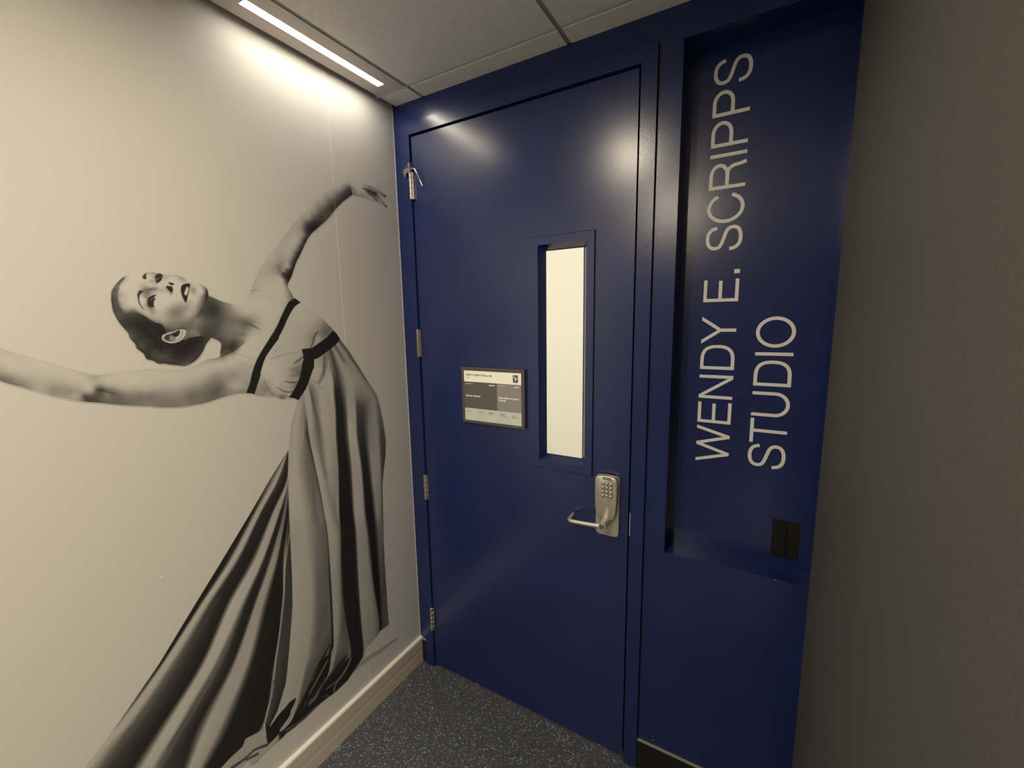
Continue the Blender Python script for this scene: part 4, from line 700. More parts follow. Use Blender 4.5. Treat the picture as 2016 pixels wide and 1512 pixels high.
["grad",1,[[-1273.9,1677.5],[-1170.0,1617.5],[-1130.1,1594.5],[-1086.4,1572.0],[-1047.3,1552.0],[-1029.5,1546.0],[-997.5,1547.2],[-960.6,1549.6],[-919.3,1548.1],[-903.7,1546.8],[-855.0,1540.9],[-831.5,1546.4],[-813.7,1552.0],[-790.6,1561.1],[-758.0,1565.9],[-754.3,1578.3],[-749.0,1600.9],[-754.2,1611.8],[-770.5,1620.9],[-783.6,1624.2],[-805.1,1628.5],[-833.9,1636.8],[-836.6,1667.6],[-805.9,1698.4],[-781.1,1727.7],[-767.4,1740.8],[-740.2,1729.0],[-712.7,1721.0],[-683.3,1718.3],[-663.3,1739.2],[-653.9,1751.2],[-637.0,1787.5],[-617.3,1823.3],[-588.7,1861.9],[-556.7,1899.3],[-523.2,1942.1],[-488.9,1983.5],[-447.1,2024.8],[-403.3,2070.7],[-350.9,2115.8],[-304.6,2146.1],[-268.3,2171.7],[-243.9,2183.1],[-239.0,2171.4],[-232.8,2151.2],[-232.0,2137.3],[-278.5,2100.6],[-315.6,2065.5],[-352.1,2025.4],[-390.4,1992.0],[-425.6,1960.1],[-446.5,1931.1],[-466.0,1897.0],[-488.6,1860.2],[-508.5,1815.9],[-519.5,1798.1],[-526.0,1778.0],[-509.5,1743.1],[-516.3,1721.2],[-550.5,1661.6],[-590.3,1604.0],[-632.0,1548.7],[-656.0,1500.0],[-675.9,1458.1],[-683.3,1446.5],[-694.0,1448.3],[-721.9,1451.1],[-759.1,1447.0],[-799.5,1439.7],[-826.5,1436.9],[-860.6,1436.9],[-892.6,1440.5],[-930.2,1448.7],[-930.7,1450.1],[-992.8,1465.4],[-1033.6,1478.4],[-1059.3,1485.7],[-1088.2,1497.8],[-1117.5,1512.9],[-1148.9,1532.8],[-1178.5,1550.6],[-1283.3,1627.6],[-1303.3,1631.6],[-1348.9,1655.5],[-1383.9,1679.5],[-1423.9,1683.5],[-1458.9,1689.5],[-1423.9,1701.5],[-1368.9,1707.5],[-1313.9,1699.5]],[[-1160.8,1608.2,165.0],[-1172.5,1598.1,172.0],[-1142.0,1587.4,168.0],[-1160.0,1573.1,168.0],[-1176.0,1570.1,140.0],[-1172.9,1553.8,95.0],[-1166.6,1562.6,140.0],[-1146.1,1555.3,152.0],[-1148.1,1539.2,120.0],[-1158.6,1542.3,110.0],[-1122.1,1569.0,170.0],[-1126.2,1536.1,152.0],[-1121.3,1520.3,150.0],[-1100.1,1558.1,170.0],[-1104.7,1521.2,125.0],[-1088.4,1506.5,140.0],[-1072.2,1537.4,168.0],[-1081.7,1510.7,125.0],[-1070.2,1501.8,150.0],[-1063.7,1513.2,140.0],[-1055.4,1517.4,160.0],[-1045.4,1524.9,172.0],[-1043.4,1508.4,168.0],[-1063.3,1495.3,140.0],[-1054.2,1495.6,60.0],[-1048.4,1489.2,55.0],[-1055.3,1486.8,75.0],[-1034.4,1494.2,75.0],[-1024.8,1494.4,90.0],[-1035.5,1507.1,100.0],[-1027.1,1509.5,50.0],[-1016.7,1504.3,80.0],[-1006.1,1498.9,90.0],[-1017.6,1497.0,130.0],[-1031.8,1537.6,145.0],[-1030.3,1528.3,158.0],[-1035.2,1543.4,150.0],[-1013.6,1529.7,168.0],[-1015.4,1515.2,150.0],[-984.7,1533.5,172.0],[-987.8,1507.4,160.0],[-974.7,1494.0,135.0],[-990.1,1488.8,100.0],[-1005.5,1480.0,95.0],[-977.4,1471.3,105.0],[-953.2,1482.8,110.0],[-955.4,1463.5,110.0],[-930.4,1475.1,100.0],[-932.7,1455.4,120.0],[-943.3,1500.9,160.0],[-939.9,1529.8,172.0],[-957.1,1514.6,172.0],[-768.2,1723.3,60.0],[-761.4,1703.8,45.0],[-780.9,1688.9,60.0],[-750.5,1699.0,50.0],[-774.6,1706.1,60.0],[-736.9,1716.6,90.0],[-729.0,1724.3,120.0],[-727.8,1691.6,100.0],[-713.9,1709.5,130.0],[-698.7,1714.9,165.0],[-787.8,1667.0,95.0],[-804.9,1669.7,120.0],[-807.0,1650.4,100.0],[-765.4,1666.8,78.0],[-772.9,1639.7,65.0],[-785.3,1649.9,70.0],[-753.1,1654.1,72.0],[-745.9,1633.7,95.0],[-729.6,1653.6,110.0],[-718.6,1666.2,105.0],[-705.5,1673.7,110.0],[-723.2,1622.6,110.0],[-735.1,1602.6,80.0],[-748.4,1611.0,70.0],[-743.8,1587.8,60.0],[-749.9,1575.4,70.0],[-717.4,1586.0,45.0],[-727.7,1581.5,70.0],[-706.4,1595.8,70.0],[-692.8,1605.6,110.0],[-698.7,1621.6,120.0],[-709.9,1632.5,115.0],[-677.6,1628.7,125.0],[-671.8,1633.8,145.0],[-676.9,1610.0,165.0],[-689.1,1592.1,180.0],[-705.9,1577.4,175.0],[-660.2,1620.0,178.0],[-691.2,1691.8,150.0],[-670.9,1691.9,172.0],[-681.3,1665.7,100.0],[-668.8,1662.9,100.0],[-656.3,1657.4,120.0],[-695.3,1652.9,120.0],[-644.7,1641.0,165.0],[-625.0,1700.2,180.0],[-635.8,1726.8,182.0],[-619.6,1673.1,175.0],[-663.5,1713.0,178.0],[-637.7,1629.9,172.0],[-677.4,1580.7,182.0],[-729.6,1563.5,170.0],[-705.6,1556.2,180.0],[-759.9,1548.1,178.0],[-732.9,1532.5,165.0],[-709.8,1516.8,150.0],[-770.4,1516.0,140.0],[-748.5,1500.4,135.0],[-724.4,1497.3,145.0],[-699.5,1494.1,155.0],[-679.3,1513.4,160.0],[-722.7,1513.0,140.0],[-763.0,1476.3,95.0],[-776.0,1465.3,90.0],[-759.8,1462.8,110.0],[-738.5,1480.7,150.0],[-715.4,1464.0,160.0],[-810.6,1460.6,105.0],[-823.1,1447.6,110.0],[-823.2,1505.0,160.0],[-853.5,1462.7,115.0],[-840.8,1463.0,100.0],[-869.9,1499.1,165.0],[-893.0,1471.6,125.0],[-894.9,1455.3,112.0],[-907.3,1516.0,172.0],[-931.1,1473.2,120.0],[-933.2,1455.1,118.0],[-935.7,1496.9,160.0],[-914.5,1535.4,172.0],[-867.3,1522.7,172.0],[-824.2,1534.7,172.0],[-860.0,1441.7,118.0],[-803.2,1527.4,172.0],[-790.0,1546.0,172.0],[-822.2,1629.2,85.0],[-830.8,1627.2,70.0],[-804.6,1633.4,100.0],[-796.5,1628.2,60.0],[-820.8,1641.2,110.0],[-672.6,1717.8,178.0],[-644.1,1703.1,180.0],[-611.2,1719.2,182.0],[-578.6,1719.9,182.0],[-563.4,1704.0,180.0],[-616.1,1672.0,180.0],[-610.7,1630.6,178.0],[-653.8,1610.3,178.0],[-673.9,1564.9,182.0],[-691.9,1535.4,165.0],[-688.0,1488.2,150.0],[-714.6,1460.7,130.0],[-679.4,1512.3,155.0],[-591.8,1751.1,180.0],[-542.9,1736.9,178.0],[-1258.9,1652.5,165.0],[-1273.9,1627.6,125.0],[-1333.9,1685.5,168.0],[-1413.9,1695.5,165.0],[-1363.9,1669.5,120.0],[-635.2,1779.8,160.0],[-615.4,1815.5,165.0],[-575.0,1859.4,165.0],[-548.2,1897.7,162.0],[-517.7,1937.5,163.0],[-482.9,1981.8,160.0],[-440.8,2023.2,160.0],[-396.7,2069.2,160.0],[-347.9,2109.1,158.0],[-305.4,2136.9,160.0],[-264.8,2168.0,168.0],[-248.6,2175.1,172.0],[-611.3,1775.9,176.0],[-583.3,1777.5,178.0],[-558.8,1792.7,176.0],[-594.1,1809.2,168.0],[-563.9,1828.0,150.0],[-545.5,1837.9,115.0],[-535.1,1852.7,140.0],[-570.0,1824.7,150.0],[-560.6,1861.0,165.0],[-529.6,1878.1,160.0],[-524.9,1864.8,158.0],[-505.4,1878.1,160.0],[-518.0,1843.2,170.0],[-534.3,1830.6,160.0],[-520.2,1912.4,165.0],[-490.1,1908.1,165.0],[-475.7,1926.9,166.0],[-498.7,1945.9,165.0],[-472.7,1958.4,160.0],[-454.1,1952.8,150.0],[-458.4,1974.8,140.0],[-459.9,1991.4,158.0],[-428.7,2014.1,160.0],[-399.2,2042.8,150.0],[-364.8,2079.0,158.0],[-326.2,2111.1,155.0],[-290.4,2137.5,152.0],[-265.9,2155.5,140.0],[-445.9,1971.2,90.0],[-432.0,1979.2,35.0],[-418.0,1987.3,40.0],[-423.6,1997.9,60.0],[-402.6,2007.4,50.0],[-380.0,2029.1,60.0],[-388.4,2012.9,60.0],[-356.9,2051.2,75.0],[-366.3,2025.8,80.0],[-333.8,2067.8,55.0],[-342.8,2048.1,80.0],[-309.3,2093.9,60.0],[-311.0,2075.5,65.0],[-280.2,2124.7,70.0],[-285.7,2105.2,60.0],[-254.8,2149.0,75.0],[-260.5,2129.2,60.0],[-243.8,2139.3,50.0],[-250.2,2156.3,95.0],[-238.4,2156.1,70.0],[-274.9,2141.2,110.0],[-430.4,1962.2,45.0],[-445.4,1942.7,45.0],[-456.3,1929.7,60.0],[-467.8,1911.0,50.0],[-479.1,1892.5,45.0],[-490.3,1874.2,45.0],[-502.0,1850.4,45.0],[-509.9,1832.7,35.0],[-514.7,1815.4,30.0],[-522.8,1795.1,30.0],[-527.5,1808.8,30.0],[-535.5,1819.4,45.0],[-462.9,1928.7,120.0],[-478.0,1904.0,110.0],[-492.6,1882.4,110.0],[-507.4,1858.3,110.0],[-521.9,1834.5,80.0],[-451.4,1947.5,100.0],[-551.5,1807.0,172.0],[-540.4,1799.5,165.0],[-533.9,1774.7,165.0],[-530.1,1752.3,155.0],[-518.4,1747.1,120.0],[-548.2,1751.6,180.0],[-600.2,1749.5,180.0],[-626.4,1761.7,170.0],[-639.8,1761.1,165.0]],5.0,true],
["str",120,0.8,[[-646.65,1758.1,1.33],[-636.87,1763.32,1.34],[-618.14,1762.66,1.09]],1,0.0,0],
["str",60,0.5,[[-539.69,1821.8,1.46],[-531.67,1797.31,1.77],[-524.79,1775.21,1.78],[-512.17,1747.32,2.11]],1,0.0,0],
["grad",1,[[-246.0,2181.9],[-223.9,2184.5],[-199.5,2182.8],[-169.8,2187.0],[-139.3,2189.7],[-108.4,2185.7],[-81.4,2178.8],[-62.3,2169.7],[-69.6,2162.0],[-96.2,2167.0],[-113.5,2167.7],[-96.9,2158.5],[-77.4,2141.0],[-61.7,2129.3],[-67.0,2123.4],[-80.7,2129.4],[-98.8,2135.7],[-130.5,2136.1],[-156.9,2136.2],[-190.9,2138.2],[-220.0,2136.0],[-232.1,2136.7],[-240.1,2158.7]],[[-236.4,2178.2,172.0],[-225.3,2168.6,178.0],[-192.9,2163.9,178.0],[-206.7,2147.9,172.0],[-173.0,2149.4,170.0],[-186.4,2141.5,140.0],[-219.8,2138.6,120.0],[-231.6,2142.1,140.0],[-170.2,2182.1,165.0],[-139.7,2184.7,150.0],[-117.7,2181.9,150.0],[-95.4,2177.2,135.0],[-77.3,2171.4,130.0],[-65.9,2166.5,60.0],[-143.2,2143.1,175.0],[-150.2,2164.4,80.0],[-123.7,2164.0,70.0],[-106.9,2147.9,130.0],[-89.0,2141.8,150.0],[-71.2,2130.4,120.0],[-64.3,2126.7,50.0],[-234.3,2157.0,120.0],[-241.3,2167.7,160.0]],3.0,true],
["str",35,0.9,[[-183.9,2170.78,1.9],[-169.17,2169.53,3.47],[-154.2,2168.27,3.51],[-128.12,2164.61,4.37],[-105.55,2164.87,2.42]],1,0.0,0],
["str",60,0.8,[[-167.4,2165.13,1.93],[-146.56,2155.44,3.14],[-129.65,2146.17,2.78],[-112.27,2138.43,2.41]],1,0.0,0],
["str",190,0.9,[[-143.06,2144.81,3.15],[-136.72,2141.31,3.95]],1,0.0,0],
["str",150,0.7,[[-157.79,2177.1,1.55],[-131.68,2175.24,1.98],[-104.58,2176.72,1.61]],1,0.0,0],
["str",90,0.7,[[-116.61,2168.27,1.6],[-96.16,2167.7,1.63],[-70.79,2164.41,1.66]],1,0.0,0],
["str",110,0.6,[[-228.11,2136.05,1.48],[-190.78,2139.52,1.9],[-156.79,2137.5,1.56]],1,0.0,0],
["str",130,0.5,[[-244.03,2181.81,1.09],[-219.89,2183.92,1.11],[-182.79,2183.78,1.14],[-139.44,2188.05,1.18]],1,0.0,0],
["str",120,0.7,[[-1170.05,1617.05,0.88],[-1130.18,1594.03,0.94],[-1086.5,1571.33,0.86],[-1047.38,1551.49,0.91],[-1029.54,1545.43,0.78]],1,0.0,0],
["str",135,0.5,[[-1011.67,1546.06,0.79],[-968.17,1548.95,0.84],[-919.41,1547.51,0.89]],1,0.0,0],
["str",90,0.7,[[-1178.14,1553.71,1.27],[-1166.78,1544.7,1.55],[-1152.86,1536.27,1.06],[-1136.5,1525.96,0.68]],1,0.0,0],
["str",45,0.7,[[-1056.32,1499.57,2.12],[-1052.26,1489.88,3.06],[-1046.1,1486.1,2.16]],1,0.0,0],
["str",55,0.6,[[-1030.99,1511.03,2.5],[-1024.62,1507.32,3.15],[-1014.18,1502.02,2.24],[-1000.84,1495.25,1.63]],1,0.0,0],
["str",70,0.5,[[-1039.46,1496.83,1.55],[-1026.25,1493.75,1.89],[-1018.01,1493.33,1.59]],1,0.0,0],
["str",60,0.8,[[-671.36,1662.93,1.84],[-653.93,1654.66,2.14],[-638.76,1646.24,1.9],[-630.97,1642.78,1.09]],1,0.0,0],
["str",80,0.5,[[-707.48,1632.38,2.54],[-693.09,1626.63,2.06],[-677.28,1631.32,2.1]],1,0.0,0],
["str",60,0.5,[[-751.7,1623.85,2.43],[-734.5,1607.75,3.48],[-716.0,1598.97,3.04]],1,0.0,0],
["str",40,0.7,[[-755.47,1567.68,1.47],[-738.23,1573.25,2.49],[-717.8,1582.14,2.54],[-699.08,1594.04,2.06],[-683.77,1606.41,1.57]],1,0.0,0],
["str",110,0.7,[[-723.65,1573.44,0.76],[-704.15,1570.12,1.03],[-679.69,1559.37,1.06],[-659.65,1548.98,0.81]],1,0.0,0],
["str",125,0.6,[[-722.61,1560.3,0.76],[-699.5,1542.38,0.78],[-667.15,1528.39,0.81]],1,0.0,0],
["str",130,0.6,[[-799.75,1558.89,0.94],[-776.84,1562.87,1.44],[-758.07,1565.34,1.46]],1,0.0,0],
["str",130,0.5,[[-766.5,1739.13,0.71],[-740.3,1728.48,0.97],[-712.72,1720.45,1.0],[-685.92,1717.74,1.03]],1,0.0,0],
["str",165,0.5,[[-681.42,1712.65,1.29],[-670.88,1691.89,1.57],[-651.7,1676.01,1.6]],1,0.0,0],
["str",120,0.6,[[-678.56,1691.86,0.78],[-661.77,1680.04,1.06],[-641.89,1667.89,0.81]],1,0.0,0],
["str",100,0.4,[[-717.74,1673.82,2.5],[-698.66,1668.5,2.55],[-676.22,1665.63,2.61]],1,0.0,0],
["str",140,0.5,[[-633.8,1743.27,0.93],[-599.29,1741.43,0.96],[-560.62,1731.55,1.0],[-537.28,1724.04,1.02]],1,0.0,0],
["grad",2,[[-944.7,1781.3],[-953.8,1776.1],[-967.7,1760.0],[-976.7,1745.3],[-979.5,1735.2],[-981.5,1713.4],[-980.3,1693.2],[-975.7,1676.3],[-970.0,1662.5],[-962.1,1648.5],[-958.2,1640.5],[-956.1,1629.1],[-948.0,1614.6],[-945.2,1602.0],[-933.8,1588.6],[-929.5,1575.6],[-924.1,1571.8],[-915.5,1568.5],[-905.8,1560.2],[-893.6,1559.4],[-881.4,1555.4],[-859.4,1550.3],[-848.0,1548.2],[-834.1,1551.7],[-817.5,1562.0],[-805.5,1574.8],[-795.0,1590.0],[-785.8,1607.4],[-774.5,1619.9],[-782.1,1625.3],[-808.3,1628.3],[-833.4,1633.2],[-863.5,1656.8],[-886.3,1662.8],[-907.9,1672.2],[-921.2,1684.8],[-941.1,1697.0],[-959.1,1696.8],[-963.3,1707.0],[-966.7,1723.9],[-966.0,1740.8],[-960.6,1757.9],[-951.5,1772.9]],[[-949.5,1778.1,70.0],[-961.9,1764.6,75.0],[-972.5,1747.2,70.0],[-976.3,1726.9,55.0],[-978.6,1713.4,50.0],[-973.3,1713.6,70.0],[-972.0,1735.5,100.0],[-967.5,1750.8,110.0],[-971.1,1698.4,60.0],[-971.4,1684.8,75.0],[-964.7,1672.7,45.0],[-959.0,1686.5,60.0],[-946.6,1686.5,60.0],[-935.3,1686.5,50.0],[-938.0,1663.7,30.0],[-920.3,1667.0,25.0],[-911.1,1645.2,20.0],[-898.0,1653.9,25.0],[-926.8,1636.7,25.0],[-951.3,1634.1,75.0],[-956.5,1637.9,80.0],[-947.0,1623.4,45.0],[-942.0,1605.3,50.0],[-935.4,1612.1,70.0],[-931.6,1595.7,40.0],[-927.2,1582.7,40.0],[-915.9,1603.7,35.0],[-908.0,1594.0,55.0],[-893.7,1598.6,25.0],[-887.9,1581.4,65.0],[-901.5,1571.3,60.0],[-897.7,1563.5,50.0],[-881.0,1573.3,55.0],[-874.2,1563.2,45.0],[-856.4,1576.9,25.0],[-837.8,1594.8,18.0],[-818.7,1613.2,18.0],[-812.3,1593.2,32.0],[-798.9,1602.2,45.0],[-800.7,1618.2,25.0],[-823.7,1568.4,50.0],[-842.1,1556.4,60.0],[-859.0,1554.1,55.0],[-782.7,1619.3,60.0],[-952.6,1658.7,35.0],[-959.9,1655.4,45.0]],4.0,true],
["str",95,0.6,[[-974.42,1737.08,0.9],[-974.59,1713.54,1.2],[-970.35,1693.28,1.21],[-964.09,1677.89,0.92]],2,0.0,0],
["str",80,0.5,[[-956.48,1637.86,0.78],[-949.37,1627.02,0.94],[-937.89,1615.79,0.96],[-924.08,1609.62,0.65]],2,0.0,0],
["str",100,0.5,[[-947.02,1610.97,0.63],[-936.28,1604.96,0.8],[-928.65,1608.08,0.65]],2,0.0,0],
["str",85,0.5,[[-933.64,1590.39,0.48],[-931.15,1599.23,0.48],[-927.1,1602.57,0.49]],2,0.0,0],
["str",90,0.5,[[-916.94,1594.62,0.66],[-907.68,1596.73,0.83],[-902.18,1591.73,0.67]],2,0.0,0],
["str",95,0.5,[[-909.48,1581.22,0.66],[-895.52,1582.89,0.84],[-884.81,1581.11,0.85],[-876.04,1574.75,0.69]],2,0.0,0],
["str",85,0.5,[[-916.5,1572.62,0.83],[-904.09,1575.24,0.84],[-892.29,1570.5,0.85],[-880.91,1560.05,0.69]],2,0.0,0],
["str",80,0.4,[[-873.09,1572.61,0.52],[-849.5,1564.81,0.71],[-823.27,1572.31,0.73],[-803.78,1590.61,0.75]],2,0.0,0],
["str",75,0.4,[[-866.4,1560.58,0.7],[-845.41,1556.68,0.72],[-823.92,1566.46,0.73]],2,0.0,0],
["str",170,0.7,[[-854.19,1552.68,0.53],[-845.8,1553.21,0.9],[-835.5,1554.76,0.73]],2,0.0,0],
["str",60,0.4,[[-925.93,1643.86,0.81],[-916.33,1625.49,0.82],[-912.5,1607.11,0.66]],2,0.0,0],
["str",55,0.4,[[-885.58,1601.75,0.68],[-862.75,1592.7,0.87],[-837.32,1598.69,0.72]],2,0.0,0],
["str",60,0.4,[[-828.28,1603.95,0.73],[-810.52,1608.8,0.92],[-794.54,1609.92,0.75]],2,0.0,0],
["str",60,0.5,[[-965.11,1669.3,0.61],[-956.21,1651.81,0.78],[-945.53,1635.68,0.63]],2,0.0,0],
["str",110,0.5,[[-971.57,1683.05,0.76],[-970.16,1677.92,0.91]],2,0.0,0],
["str",20,0.6,[[-934.41,1620.97,1.28],[-923.45,1615.0,1.3],[-905.89,1612.2,1.0]],2,0.0,0],
["str",20,0.6,[[-893.45,1587.39,1.35],[-878.13,1584.36,1.72],[-858.77,1584.79,1.41]],2,0.0,0],
["str",20,0.5,[[-924.92,1589.74,1.63],[-918.41,1581.94,1.32]],2,0.0,0],
["str",93.67264451676462,0.27353216056009977,[[-952.05,1778.45,0.53],[-970.81,1754.69,0.52],[-980.41,1730.09,0.51],[-979.77,1706.53,0.52],[-972.6,1682.04,0.52],[-961.94,1662.58,0.53],[-954.21,1640.35,0.54],[-938.99,1620.46,0.55]],2,0.0,0],
["str",65.8972021159572,0.39629073497272704,[[-943.85,1777.56,0.65],[-963.1,1754.5,0.64],[-971.88,1730.51,0.64],[-971.7,1704.61,0.64],[-965.34,1681.61,0.65],[-955.33,1660.46,0.66],[-945.54,1640.65,0.67],[-929.4,1617.34,0.68]],2,0.0,0],
["str",72.42865554501233,0.4696200461665635,[[-948.13,1771.03,0.6],[-965.62,1749.01,0.59],[-975.89,1722.77,0.58],[-975.82,1698.71,0.59],[-968.56,1675.73,0.59],[-958.51,1654.73,0.6],[-950.21,1634.69,0.61],[-933.21,1610.91,0.63]],2,0.0,0],
["str",59.729177749054074,0.2922468278317716,[[-947.39,1770.53,0.64],[-966.51,1746.49,0.62],[-975.75,1721.38,0.62],[-977.34,1698.88,0.62],[-970.05,1675.57,0.63],[-960.22,1652.89,0.64],[-951.65,1633.21,0.65],[-935.11,1609.51,0.66]],2,0.0,0],
["str",60.180171507541246,0.42648976074672174,[[-960.09,1683.55,0.52],[-948.02,1662.87,0.53],[-932.86,1641.08,0.54],[-918.24,1619.24,0.55],[-909.22,1600.67,0.56]],2,0.0,0],
["str",78.56596075747926,0.34841619824854647,[[-967.54,1686.61,0.6],[-956.03,1665.27,0.61],[-941.22,1644.92,0.62],[-925.31,1622.85,0.64],[-916.98,1604.42,0.65]],2,0.0,0],
["str",79.16460225290574,0.39073051621993415,[[-962.3,1689.99,0.66],[-950.74,1669.77,0.67],[-936.43,1648.19,0.68],[-922.8,1627.22,0.7],[-912.83,1609.22,0.71]],2,0.0,0],
["str",83.26342310904118,0.27609974359549283,[[-962.25,1688.9,0.53],[-950.28,1668.93,0.54],[-937.23,1646.38,0.55],[-921.92,1623.9,0.56],[-912.23,1606.58,0.57]],2,0.0,0],
["str",56.38266552369437,0.33493109433713286,[[-934.25,1689.47,0.43],[-918.07,1665.74,0.44],[-904.65,1638.58,0.45],[-888.11,1612.95,0.46],[-882.82,1593.49,0.46]],2,0.0,0],
["str",81.53270988378014,0.44195756554135723,[[-932.85,1691.75,0.39],[-920.45,1668.27,0.39],[-904.95,1640.43,0.4],[-889.85,1616.43,0.41],[-882.33,1596.71,0.42]],2,0.0,0],
["str",69.19721410494088,0.37379997714975943,[[-935.27,1688.75,0.62],[-922.34,1664.12,0.63],[-905.93,1638.13,0.65],[-890.05,1615.21,0.66],[-884.91,1592.13,0.67]],2,0.0,0],
["str",85.8333527188127,0.4208878606327797,[[-936.35,1685.61,0.66],[-921.66,1661.38,0.68],[-906.97,1634.89,0.69],[-891.2,1610.67,0.71],[-886.17,1589.7,0.71]],2,0.0,0],
["str",84.67792988575351,0.3391428759868973,[[-914.85,1678.91,0.48],[-899.43,1654.76,0.49],[-889.3,1634.63,0.5],[-885.35,1606.24,0.51],[-871.28,1584.62,0.52],[-849.71,1574.08,0.53]],2,0.0,0],
["str",85.62289261024956,0.2530656419427232,[[-921.45,1679.77,0.61],[-907.23,1657.72,0.63],[-898.22,1634.68,0.63],[-892.07,1609.61,0.64],[-879.24,1586.14,0.65],[-855.94,1575.9,0.67]],2,0.0,0],
["str",98.87548274220109,0.35368530426894806,[[-922.24,1677.25,0.4],[-907.69,1655.82,0.41],[-897.57,1634.5,0.42],[-891.48,1607.74,0.42],[-878.36,1584.62,0.43],[-857.75,1575.63,0.44]],2,0.0,0],
["str",56.45326044189025,0.4630366052368702,[[-912.99,1683.95,0.33],[-899.34,1662.32,0.34],[-888.98,1639.26,0.34],[-882.03,1613.83,0.35],[-868.77,1589.68,0.35],[-847.25,1579.38,0.36]],2,0.0,0],
["str",82.74743155557556,0.29757566930840795,[[-938.14,1603.87,0.54],[-921.17,1590.87,0.56],[-905.24,1577.71,0.57],[-885.43,1572.87,0.58],[-861.08,1560.61,0.6]],2,0.0,0],
["str",77.06355703742027,0.43668586515444563,[[-942.52,1607.59,0.65],[-925.15,1591.22,0.66],[-909.24,1578.16,0.68],[-888.34,1572.81,0.69],[-865.58,1564.76,0.71]],2,0.0,0],
["str",48.5989112538406,0.4701635563488673,[[-946.16,1600.9,0.59],[-930.36,1584.57,0.6],[-913.86,1571.95,0.62],[-891.77,1567.18,0.63],[-869.02,1557.72,0.65]],2,0.0,0],
["str",89.44392733233444,0.3618189687824754,[[-937.14,1606.68,0.32],[-920.95,1592.52,0.33],[-905.45,1578.97,0.34],[-885.4,1572.9,0.34],[-861.27,1564.98,0.35]],2,0.0,0],
["str",50.7267848010046,0.3259793180842564,[[-921.01,1588.73,0.43],[-898.85,1577.26,0.44],[-876.58,1564.01,0.45],[-853.8,1558.59,0.46],[-827.44,1570.31,0.48],[-806.15,1593.35,0.49]],2,0.0,0],
["str",102.6333214244892,0.26781719630664724,[[-918.74,1587.36,0.36],[-898.12,1576.08,0.37],[-875.26,1562.6,0.38],[-851.28,1553.76,0.39],[-825.74,1568.57,0.4],[-806.31,1590.39,0.41]],2,0.0,0],
["str",99.54705230925248,0.4567722002496593,[[-921.25,1589.74,0.53],[-899.77,1580.86,0.55],[-876.55,1565.48,0.57],[-854.34,1560.28,0.58],[-825.77,1573.56,0.6],[-808.29,1593.0,0.61]],2,0.0,0],
["str",58.96538610911142,0.44691134418486367,[[-913.94,1592.27,0.69],[-892.8,1580.1,0.71],[-870.51,1567.72,0.73],[-847.95,1560.27,0.75],[-819.19,1573.31,0.77],[-799.02,1596.68,0.78]],2,0.0,0],
["str",69.2380286276326,0.45853458072506337,[[-871.08,1610.36,0.46],[-845.03,1612.15,0.47],[-820.01,1618.76,0.49],[-793.44,1623.85,0.5]],2,0.0,0],
["str",80.72441883187273,0.39785858428926285,[[-872.6,1605.72,0.49],[-849.1,1608.66,0.51],[-823.3,1618.74,0.52],[-798.69,1621.35,0.54]],2,0.0,0],
["str",76.09076553268315,0.3017677853020997,[[-867.05,1608.86,0.54],[-840.17,1610.69,0.56],[-814.92,1619.33,0.57],[-789.23,1620.7,0.59]],2,0.0,0],
["str",70.56132774519881,0.39839764909359654,[[-870.44,1605.15,0.59],[-844.5,1610.04,0.61],[-819.79,1618.47,0.63],[-795.31,1618.83,0.64]],2,0.0,0],
["str",52.91924573090173,0.4031099264354554,[[-853.38,1590.3,0.71],[-828.54,1594.32,0.73],[-802.74,1604.95,0.75],[-787.52,1614.61,0.76]],2,0.0,0],
["str",50.10569393247872,0.4265518226964532,[[-852.75,1591.78,0.48],[-828.35,1593.78,0.49],[-802.02,1604.6,0.5],[-786.12,1612.94,0.51]],2,0.0,0],
["str",84.96925034549334,0.3747236694435684,[[-852.86,1593.72,0.41],[-825.83,1596.15,0.42],[-803.49,1606.47,0.43],[-784.36,1618.77,0.44]],2,0.0,0],
["str",54.17480100205458,0.2650697898009824,[[-853.49,1597.64,0.67],[-828.21,1597.9,0.69],[-803.67,1609.36,0.71],[-788.02,1620.45,0.72]],2,0.0,0],
["str",54.59672634088948,0.26380949488311933,[[-877.17,1593.08,0.48],[-853.55,1571.48,0.5],[-830.51,1573.3,0.51],[-799.83,1594.39,0.53]],2,0.0,0],
["str",97.26673035315312,0.379292051812966,[[-880.99,1595.07,0.41],[-858.29,1574.18,0.42],[-832.59,1573.65,0.43],[-806.05,1594.47,0.44]],2,0.0,0],
["str",104.94880789054153,0.2828268289983231,[[-879.99,1604.65,0.42],[-857.48,1583.98,0.43],[-834.8,1581.45,0.44],[-805.19,1603.1,0.46]],2,0.0,0],
["str",49.690166273758614,0.2662623691070294,[[-875.64,1593.32,0.62],[-852.91,1572.84,0.64],[-827.11,1572.54,0.66],[-798.27,1593.53,0.68]],2,0.0,0],
["str",60,0.6,[[-788.55,1615.58,0.57],[-782.03,1609.25,0.57],[-776.15,1612.96,0.57]],0,0.0,0],
